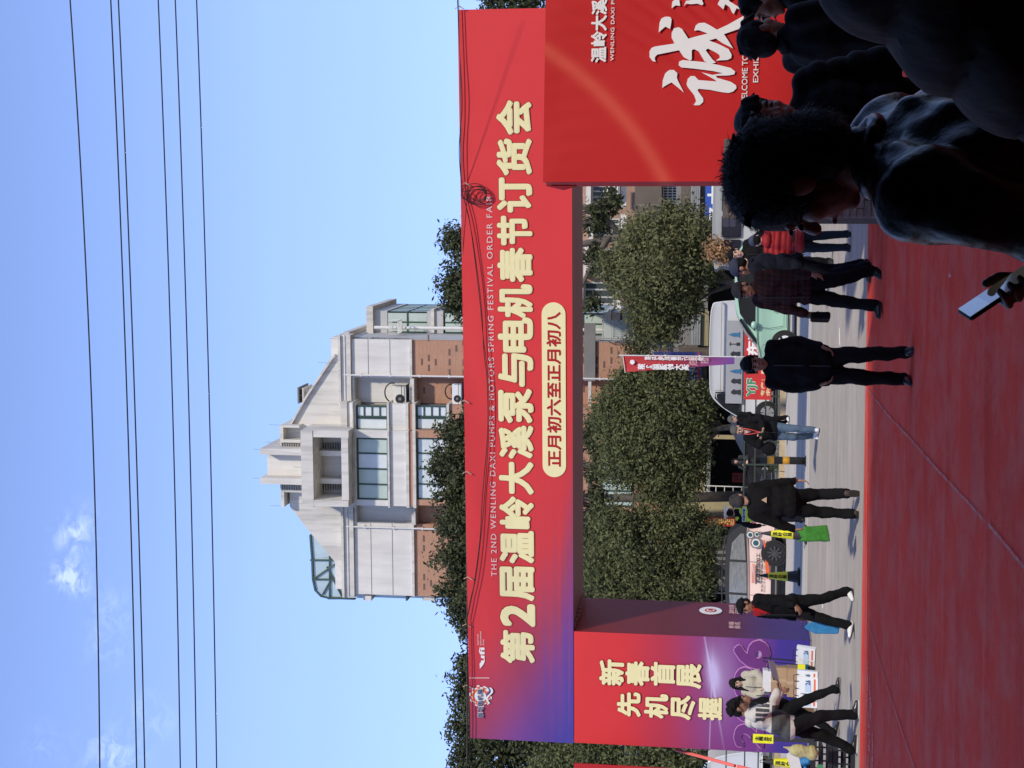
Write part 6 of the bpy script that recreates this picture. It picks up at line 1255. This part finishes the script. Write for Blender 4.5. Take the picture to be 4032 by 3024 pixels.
w = in_world(pm, pm['wr']+Vector((.02, .03, -.03))); bb_ = thing_at('hand_bag', 'black bag with red print carried by the man in the plaid jacket', 'bag', w, R(100)); MB().prism([(-.13, -.24), (.13, -.24), (.11, -.02), (-.11, -.02)], -.04, .04).build('bag_body', BLKC, bb_, bevel=.012); MB().tube([(-.07, 0, -.03), (0, 0, .05), (.07, 0, -.03)], .008, 5).build('handle', mTr, bb_); MB().box(-.08, .08, -.044, -.039, -.18, -.09).build('print', mRd, bb_)
# guard
g = gp(3432, 1048); pgd = person('security guard in navy uniform and cap standing sideways with shoulder patch', (g.x, g.y, .012), (2877, 1068), 68,
    dict(fl=(-.12, -.02, 0), fr=(.12, .02, 0), hl=(-.05, .22, 1.25), hr=(.27, .06, .82), hdl=(.3, .5, .3), hp=6, pl=(-1, -.2, -.8)), 'tan', jacket=NAV, trousers=NAV, hair='guard', capm=mat('navy_cap', (.022, .028, .06), .8, .08), hem=.82, bulk=1.15, vox=.010, cvox=.016, shoe=MATS['shoe_leather_black'])
s = pgd['s']; sh_ = pgd['shL']+(pgd['elL']-pgd['shL'])*.35; pt = MB(); pt.ell(sh_+Vector((-.055*s, -.035*s, 0)), (.016, .042, .05), 12, 8); pt.build('arm_badge', mat('badge_grey', (.20, .22, .25), .6, .1), pgd['t'], True)
# person in the red quilted jacket, from behind
mRp = mat('red_puffer', (.27, .008, .013), .7, .1, 5, .2, 60); g = gp(3350, 948); pb_ = person('person in red quilted jacket and dark blue cap seen from behind', (g.x, g.y, 0), (2950, 952), 6,
    dict(hl=(-.24, .12, .9), hr=(.24, .14, .95), hp=8), 'fair', jacket=mRp, trousers=clothm('dark_jeans', (.02, .025, .035)), hair='cap', capm=mat('slate_cap', (.04, .05, .09), .8, .08), puff=.02, hem=.78, bulk=1.12, vox=.011, cvox=.014, fold=.002)
k = MB(); s = pb_['s']; k.ell((0, -.10*s, 1.40*s), (.15*s, .09*s, .085*s)); remesh(k, 'hood', .014, mRp, pb_['t'], 2, .003)
# smiling man
g = Vector((at(3260, 1003, 26).x, 26, 0)); person('smiling man in black behind the guard, his sunlit face above the group', g, (2866, 1003), 176, dict(hl=(-.2, .2, 1.25), hr=(.12, .25, 1.3), hdr=(0, .4, .6), hp=2), 'fair', hair='thin', vox=.012)
# man in the hoodie at the left
mHd = mat('offwhite_hoodie', (.56, .54, .50), .85, .08, 5, .4, 60); g = gp(3379, 2878); ph_ = person('man in off white and grey hooded jacket with curly hair, reaching for leaflets', (g.x, g.y, 0), (2864, 2830), -82,
    dict(fl=(-.10, -.24, 0, -4), fr=(.10, .22, 0), hl=(-.12, .46, 1.02), hr=(.14, .50, 1.06), hdl=(0, 1, .1), hdr=(0, 1, .1), nl=(0, 0, 1), nr=(0, 0, 1), lean=.30, hp=28, drop=.02, curl=.5, pl=(-1, -.6, -1), pr=(1, -.6, -1)), 'dark', jacket=mHd, hair='curly', hem=.84, bulk=1.18, vox=.010, cvox=.016, fold=.010, shoe=MATS['shoe_leather_black'], sole=MATS['white_sole'])
xyz = obj_xyz(mHd); dark = NM(mHd, 'MULTIPLY', NM(mHd, 'LESS_THAN', xyz[2], 1.13), NM(mHd, 'GREATER_THAN', xyz[2], .885)); ar = NM(mHd, 'MULTIPLY', NM(mHd, 'GREATER_THAN', NM(mHd, 'ABSOLUTE', xyz[0]), .21), NM(mHd, 'GREATER_THAN', xyz[2], 1.16)); ar = NM(mHd, 'MULTIPLY', ar, NM(mHd, 'LESS_THAN', xyz[2], 1.34))
str_ = NM(mHd, 'LESS_THAN', NM(mHd, 'FRACT', NM(mHd, 'MULTIPLY', xyz[1], 16.0)), .3); ar = NM(mHd, 'MULTIPLY', ar, NM(mHd, 'SUBTRACT', 1.0, NM(mHd, 'MULTIPLY', str_, NM(mHd, 'GREATER_THAN', xyz[1], .09))))
mHd.node_tree.links.new(mixc(mHd, NM(mHd, 'MINIMUM', NM(mHd, 'ADD', NM(mHd, 'MULTIPLY', dark, NM(mHd, 'LESS_THAN', xyz[1], .3)), ar), 1.0), (.56, .54, .50), (.062, .064, .068)), base_socket(mHd))
k = MB(); s = ph_['s']; k.ell(ph_['q'](0, -.10, 1.42), (.12*s, .085*s, .075*s)); k.cap(ph_['q'](-.08, -.03, 1.45), ph_['q'](.08, -.03, 1.45), .04*s, .04*s); remesh(k, 'hood', .013, mHd, ph_['t'], 2, .004)
# man in black behind him
g = gp(3308, 2800); pk2 = person('man in black stepping right behind the man in the hooded jacket', (g.x, g.y, 0), (2888, 2792), -84, dict(fl=(-.10, -.34, .02, -14), fr=(.10, .36, .0, 4), hl=(-.2, .25, 1.02), hr=(.2, .3, 1.0), lean=.08, drop=.04), 'tan', shoe=MATS['shoe_leather_black'], sole=mGy, vox=.012)
# woman with the leaflets
mFz = mat('beige_fleece', (.50, .46, .36), .95, .15, 30, .9, 120); g = Vector((at(3190, 2702, 29.4).x, 29.4, 0)); pw_ = person('woman in beige fleece jacket with long black hair handing out leaflets', g, (2873, 2700), 168,
    dict(hl=(-.10, .24, 1.03), hr=(.04, .27, 1.0), hdl=(.7, .4, .1), hdr=(-.5, .5, 0), nl=(0, 0, 1), nr=(0, 0, 1), hp=16, hy=8, pl=(-1, -.2, -.4), pr=(1, -.2, -.4)), 'fair', jacket=mFz, hair='long', hem=.88, bulk=1.22, vox=.011, cvox=.016, fold=.008)

# ------------------------------------------------------------------ leaflets, trolley, cartons, paper bags at the purple pillar
mPa = mat('white_paper', (.72, .73, .74), .7, .05); mPb2 = mat('pale_blue_paper', (.45, .56, .74), .7, .06)
w = in_world(ph_, Vector((.0, .60, 1.04))); lf = thing_at('leaflet', 'open pale blue leaflet held between the hooded man and the woman', 'leaflet', w, R(-70))
k = MB(); k.add([(-.02, .0, 0), (-.02, .26, .06), (.20, .24, .14), (.20, -.02, .08), (-.02, 0, .002), (-.02, .26, .062), (.20, .24, .142), (.20, -.02, .082)], [(0, 3, 2, 1), (4, 5, 6, 7), (0, 1, 5, 4), (1, 2, 6, 5), (2, 3, 7, 6), (3, 0, 4, 7)]); k.build('right_page', mPb2, lf); k = MB(); k.add([(-.02, 0, 0), (-.02, .26, .06), (-.23, .26, .03), (-.23, 0, -.03), (-.02, 0, .002), (-.02, .26, .062), (-.23, .26, .032), (-.23, 0, -.028)], [(0, 1, 2, 3), (4, 7, 6, 5), (0, 4, 5, 1), (1, 5, 6, 2), (2, 6, 7, 3), (3, 7, 4, 0)]); k.build('left_page', mPb2, lf)
mCd = mat('cardboard', (.40, .26, .15), .85, .1, 4, .2, 20); mTb = mat('trolley_blue', (.05, .30, .45), .4, .1)
g = gp(3208, 2640); tx, ty = g.x, g.y
tr_ = thing_at('platform_trolley', 'platform trolley with blue deck and dark push handle before the purple pillar', 'trolley', (tx, ty, 0))
MB().box(-.66, .14, -.25, .25, .15, .20).build('deck', mTb, tr_, bevel=.01)
for a in (-.56, .05):
    for b_ in (-.2, .2): MB().lathe([(.03, -.02), (.07, -.018), (.07, .018), (.03, .02)], 14, 'y', (a, b_, .07)).build('wheel', mTy, tr_)
MB().tube([(.13, -.2, .2), (.17, -.2, .98), (.17, .2, .98), (.13, .2, .2)], .016, 6).build('handle', mat('trolley_handle_navy', (.02, .02, .06), .4), tr_)
def carton(label, x, y, z, w, d, h, rz=0, m=mCd):
    t = thing_at('carton', label, 'box', (x, y, z), rz); MB().box(-w/2, w/2, -d/2, d/2, 0, h).build('carton_body', m, t, bevel=.004); MB().box(-.03, .03, -d/2-.003, d/2+.003, -.0, h+.002).build('packing_tape', mat('packing_tape', (.46, .33, .2), .3), t); return t
carton('lower brown cardboard carton on the blue trolley deck', tx-.22, ty, .201, .55, .42, .33); carton('upper brown cardboard carton on the trolley under the brochures', tx-.20, ty, .533, .50, .40, .30, .04)
t = thing_at('brochure_stack', 'stack of white brochures lying on the upper carton', 'brochures', (tx-.22, ty, .837))
for k in range(7): MB().box(-.2+random.uniform(-.015, .015), .2+random.uniform(-.015, .015), -.14, .14, k*.022, k*.022+.020).build('brochure', mPa, t)
carton('open brown carton with violet lining left of the trolley', tx-.95, ty+.05, 0, .34, .4, .62); t = thing_at('small_box', 'small violet box on the open brown carton beside the woman', 'box', (tx-.95, ty+.05, .624)); MB().box(-.13, .13, -.15, .15, 0, .16).build('box', mat('violet_card', (.08, .03, .22), .7), t)
mBgP = mat('paper_bag_white', (.68, .70, .73), .6, .06, 4, .2, 20)
def pbag(label, x, y, z, rz, w=.30, h=.38, tilt=0.0, sc=1.0):
    t = empty('paper_bag', (x, y, z), rz, label, 'paper bag', 'white printed paper bags by the trolley'); t.rotation_euler = (tilt, 0, rz)
    MB().add([(-w/2, -.05, 0), (w/2, -.05, 0), (w/2, .05, 0), (-w/2, .05, 0), (-w/2, -.035, h), (w/2, -.035, h), (w/2, .035, h), (-w/2, .035, h)], [(0, 3, 2, 1), (4, 5, 6, 7), (0, 1, 5, 4), (1, 2, 6, 5), (2, 3, 7, 6), (3, 0, 4, 7)]).build('bag_body', mBgP, t)
    MB().tube([(-.07, -.045, h*.93), (-.05, -.05, h+.06), (.05, -.05, h+.06), (.07, -.045, h*.93)], .008, 5).build('handle', MATS['trolley_handle_navy'], t)
    MB().box(-w*.40, w*.1, -.053, -.049, h*.35, h*.62).build('print_block', mPb2, t); MB().box(-w*.38, w*.38, -.054, -.051, h*.12, h*.2).build('print_line', ORG, t); text('bag_text', '26', (w*.02, w*.3, h*.38, h*.6), -.056, MATS['blue_film'], t, bold=.03); return t
g1 = gp(3222, 2700)
for i, (dx, dy, rz, ti, lab) in enumerate(((0, 0, .15, -.12, 'white paper bag with navy handles at the front of the heap by the trolley'), (.10, .10, -.1, -.2, 'white paper bag leaning second in the heap by the trolley'), (-.16, .12, .3, -.1, 'white paper bag at the left of the heap by the trolley'), (-.30, .18, .1, -.05, 'white paper bag behind the walking man in black'))): pbag(lab, g1.x+dx, g1.y+dy, .003, rz, tilt=ti)
g2 = gp(3212, 2578)
for dx, dy, rz, ti, lab in ((0, 0, -.35, -.25, 'white paper bag slumped against the trolley wheel, nearest the road'), (-.12, .12, -.2, -.2, 'white paper bag tucked behind the slumped one right of the trolley')): pbag(lab, g2.x+dx, g2.y+dy, .003, rz, .28, .36, ti)
t = thing_at('yellow_card', 'small yellow card box hanging at the trolley deck', 'box', (tx+.10, ty-.29, .20)); MB().box(-.06, .06, -.02, .02, 0, .14).build('card', mCy, t)
# crates and cloth at the left edge
g = gp(3362, 3000); mCr = mat('crate_black_plastic', (.02, .021, .023), .5, .1)
for i, (dx, z, lab) in enumerate(((0, 0, 'black plastic crate at the left edge, the lower one'), (.03, .30, 'black plastic crate stacked on the lower one at the left edge'))):
    t = thing_at('crate', lab, 'crate', (g.x+dx-.1, g.y, z)); k = MB()
    for x0, x1, y0, y1 in ((-.3, .3, -.2, -.18), (-.3, .3, .18, .2), (-.3, -.28, -.179, .179), (.28, .3, -.179, .179)): k.box(x0, x1, y0, y1, 0, .06).box(x0, x1, y0, y1, .12, .16).box(x0, x1, y0, y1, .22, .29)
    for x in (-.3, -.1, .1, .28): k.box(x, x+.02, -.199, -.181, .061, .219).box(x, x+.02, .181, .199, .061, .219)
    k.box(-.28, .28, -.18, .18, .01, .02); k.build('crate_body', mCr, t); MB().box(-.1, .06, -.204, -.2, .12, .2).build('crate_label', GRN, t)
mBc = mat('blue_cloth', (.03, .20, .45), .6, .3, 9, .8, 30); t = thing_at('plastic_sheet', 'crumpled blue and white plastic heaped on the crates', 'bag', (g.x-.05, g.y, .60)); k = MB()
for _ in range(9): k.ell((random.uniform(-.22, .2), random.uniform(-.12, .12), random.uniform(.03, .12)), (random.uniform(.06, .13), .08, random.uniform(.04, .09)))
remesh(k, 'sheet', .014, mBc, t, 1, .012, seed=5); MB().prism([(-.25, .05), (.2, .16), (.1, .3), (-.2, .2)], -.05, .03).build('white_sheet', mPa, t)
w = in_world(ph_, Vector((-.06, -.30, .80))); t = thing_at('cloth_bag', 'pale yellow cloth bag hanging behind the man in the hooded jacket', 'bag', w, 0); k = MB(); k.ell((0, 0, -.08), (.09, .07, .17)); k.ell((-.02, 0, -.2), (.10, .06, .09)); k.cap((0, 0, 0), (.04, 0, .16), .05, .015); remesh(k, 'bag_body', .015, mat('pale_yellow_cloth', (.46, .44, .22), .85, .1, 5, .5, 30), t, 1, .012, seed=2)

# ================================================================== FOREGROUND SILHOUETTES
LEA = mat('black_leather', (.005, .005, .006), .34, .15, 5, .7, 9, spec=.2); PUF = mat('black_nylon', (.004, .004, .005), .75, .1, 5, .3, 14, spec=.12)
g = Vector((at(3300, 150, 8.5).x, 8.5, .012)); person('man in dark jacket at the right with short hair, seen from behind his ear', g, (2912, 142), -62, dict(hp=2, hl=(-.25, .15, .9), hr=(.25, .15, .9)), 'tan', hem=.72, bulk=1.12, vox=.009, cvox=.014, jacket=PUF, fold=.004)
g = Vector((at(3300, -18, 8.9).x, 8.9, .012)); person('man in dark jacket at the far right border facing the man beside him', g, (2914, -8), 78, dict(hp=4, hl=(-.25, .2, .9), hr=(.25, .15, .9)), 'tan', hem=.72, bulk=1.08, vox=.009, cvox=.014, jacket=PUF, fold=.004)
g = Vector((at(3300, 478, 6.8).x, 6.8, .012)); person('man in padded black jacket whose face shows beside the big dark head', g, (2905, 500), 188, dict(hp=10, hy=6, hl=(-.25, .2, .9), hr=(.25, .2, .9)), 'tan', hem=.76, bulk=1.16, vox=.009, cvox=.014, jacket=PUF, puff=.014, fold=.004)
# the tall man close to the camera
g = Vector((at(3300, 590, 2.92).x, 2.92, .012))
p0_ = person('man in black leather jacket close to the camera, tousled hair, seen from behind', g, (2884, 680), 66, dict(hp=12, hy=0, hl=(-.16, .30, .98), hr=(.10, .34, 1.0), hdl=(.3, .8, .2), lean=.05, curl=.75, pl=(-.6, -1, -.8)), 'dark', jacket=LEA, hem=.78, bulk=1.10, vox=.0065, thick=True, cvox=.010, fold=.013, shoulder=1.08)
hmat = MATS['hair_black']; HM = p0_['HM']; st_ = MB(); 
for _ in range(6500):
    u = Vector((random.gauss(0, 1), random.gauss(-.35, 1), random.gauss(.25, .8))).normalized()
    if u.y > .55 and u.z < .5: continue
    if u.z < -.55: continue
    p = Vector((u.x*.086, -.012+u.y*.105, .045+u.z*.093))
    if u.y < .1 and random.random() < .4: p = Vector((u.x*.079, -.050+u.y*.066, -.035+u.z*.084))
    tdir = Vector((random.gauss(0, .45)+.3*math.sin(u.z*9), random.gauss(.25, .5), random.gauss(-.7, .35))); tdir = (tdir-u*tdir.dot(u)).normalized(); wild = random.random() < .07; ln = random.uniform(.025, .05)
    a = p*.97; lift = .012 if wild else .003; b1 = p+u*lift+tdir*ln*.5; c1_ = p+u*lift*random.uniform(.3, 1.7)+tdir*ln; pts_ = [HM @ a, HM @ b1, HM @ c1_]
    n_ = (tdir.cross(u)); n_ = (HM.to_3x3() @ n_).normalized()*.0010
    st_.add([pts_[0]-n_, pts_[0]+n_, pts_[1]+n_, pts_[1]-n_, pts_[2]], [(0, 1, 2, 3), (3, 2, 4)])
o = st_.build('hair_strands', hmat, p0_['t']); o['kind'] = 'stuff'
sh_ = MB(); s = p0_['s']; q = p0_['q']; hM0 = (Matrix.Translation(p0_['t'].location) @ Matrix.Rotation(p0_['t'].rotation_euler[2], 4, 'Z')).inverted(); c_ = hM0 @ at(3535, 862, 2.74); sh_.T = Matrix.Translation(c_) @ Matrix.Rotation(R(-56), 4, 'Z'); sh_.box(-.020, .015, -.004, .004, -.016, .016); so2 = sh_.build('collar_tab', LEA, p0_['t'], bevel=.006); k = MB(); k.T = sh_.T; k.lathe([(.005, -.009), (.005, -.0055)], 12, 'y', (-.010, 0, 0)).build('snap_button', mRim, so2)
# his phone
a = at(3790, 1238, 2.95); b = at(4020, 1085, 2.95); d = (b-a); dn = d.normalized(); ph0 = thing_at('phone', 'phone with glossy screen held low by the man in the leather jacket', 'phone', a)
up = (Vector((0, -.20, 1))-dn*Vector((0, -.20, 1)).dot(dn)).normalized(); lat = dn.cross(up)
M_ = Matrix((( dn.x, lat.x, up.x, 0), (dn.y, lat.y, up.y, 0), (dn.z, lat.z, up.z, 0), (0, 0, 0, 1)))
k = MB(); k.T = M_; k.box(0, .155, -.037, .037, -.008, 0); k.build('phone_case', mTr, ph0, bevel=.003); k = MB(); k.T = M_; k.box(.004, .151, -.034, .034, .0005, .0015); mSc = mat('phone_screen', (.02, .022, .025), .08, .02, 1, spec=1, coat=1); xyz = obj_xyz(mSc); ln_ = NM(mSc, 'ADD', NM(mSc, 'ADD', NM(mSc, 'MULTIPLY', xyz[0], dn.x), NM(mSc, 'MULTIPLY', xyz[1], dn.y)), NM(mSc, 'MULTIPLY', xyz[2], dn.z)); cS = ramp(mSc, NM(mSc, 'MULTIPLY', ln_, 6.5), ((0, (.30, .36, .44)), (.30, (.34, .40, .46)), (.32, (.08, .07, .06)), (.6, (.16, .14, .11)), (1, (.3, .27, .22)))); cS = mixc(mSc, NM(mSc, 'MULTIPLY', noise(mSc, 60), .5), cS, (.06, .05, .04)); mSc.node_tree.links.new(cS, base_socket(mSc)); mSc.node_tree.links.new(cS, mSc.node_tree.nodes['Principled BSDF'].inputs['Emission Color']); mSc.node_tree.nodes['Principled BSDF'].inputs['Emission Strength'].default_value = .12; k.build('screen', mSc, ph0)
# hand around the phone (part of his left arm, closing from below)
hb_ = MB(); base = a+dn*.15-up*.02+lat*.0; 
hM = p0_['t'].matrix_basis.inverted() if False else (Matrix.Translation(p0_['t'].location) @ Matrix.Rotation(p0_['t'].rotation_euler[2], 4, 'Z')).inverted()
for k_ in range(4):
    f0 = a+dn*(.075+.022*k_)-up*.016-lat*.045*0; f1 = f0+lat*.046-up*.002; f2 = f1+up*.020+lat*.004; f3 = f2+up*.010-lat*.014
    hb_.cap(hM @ (f0-lat*.02), hM @ f1, .0095, .0088, 8); hb_.cap(hM @ f1, hM @ f2, .0088, .0082, 8); hb_.cap(hM @ f2, hM @ f3, .0082, .0072, 8)
for k_ in range(4): hb_.cap(hM @ (a+dn*(.075+.022*k_)-up*.016-lat*.02), hM @ (a+dn*(.155+.006*k_)-up*.03-lat*.02+lat*.006*k_), .0125, .016, 8)
hb_.cap(hM @ (a+dn*.15-up*.03-lat*.03), hM @ (a+dn*.105+up*.004-lat*.046), .015, .011, 8); hb_.cap(hM @ (a+dn*.105+up*.004-lat*.046), hM @ (a+dn*.075+up*.012-lat*.036), .011, .0095, 8)
hb_.cap(hM @ (a+dn*.16-up*.03-lat*.015), hM @ (a+dn*.25-up*.06), .022, .03, 10)
remesh(hb_, 'hand', .004, skin('dark'), p0_['t'], 2)
sl_ = MB(); sl_.cap(hM @ (a+dn*.215-up*.055), hM @ (a+dn*.36-up*.13), .045, .06, 14); sl_.cap(hM @ (a+dn*.36-up*.13), q(.10, .16, 1.12), .06, .075, 14); remesh(sl_, 'sleeve', .010, LEA, p0_['t'], 2, .006, seed=4)
# padded shoulder filling the lower right corner
g = Vector((at(3500, -1130, 1.62).x, 1.62, .012)); person('person in padded black coat filling the lower right corner, only shoulder and sleeve showing', g, 1.93, 4, dict(hl=(-.12, .34, 1.40), hr=(.2, .3, 1.3), hdl=(.3, .8, .3), shl=.05), 'dark', jacket=PUF, hem=.6, bulk=1.30, vox=.012, cvox=.012, puff=.016, fold=.008, shoulder=1.15)
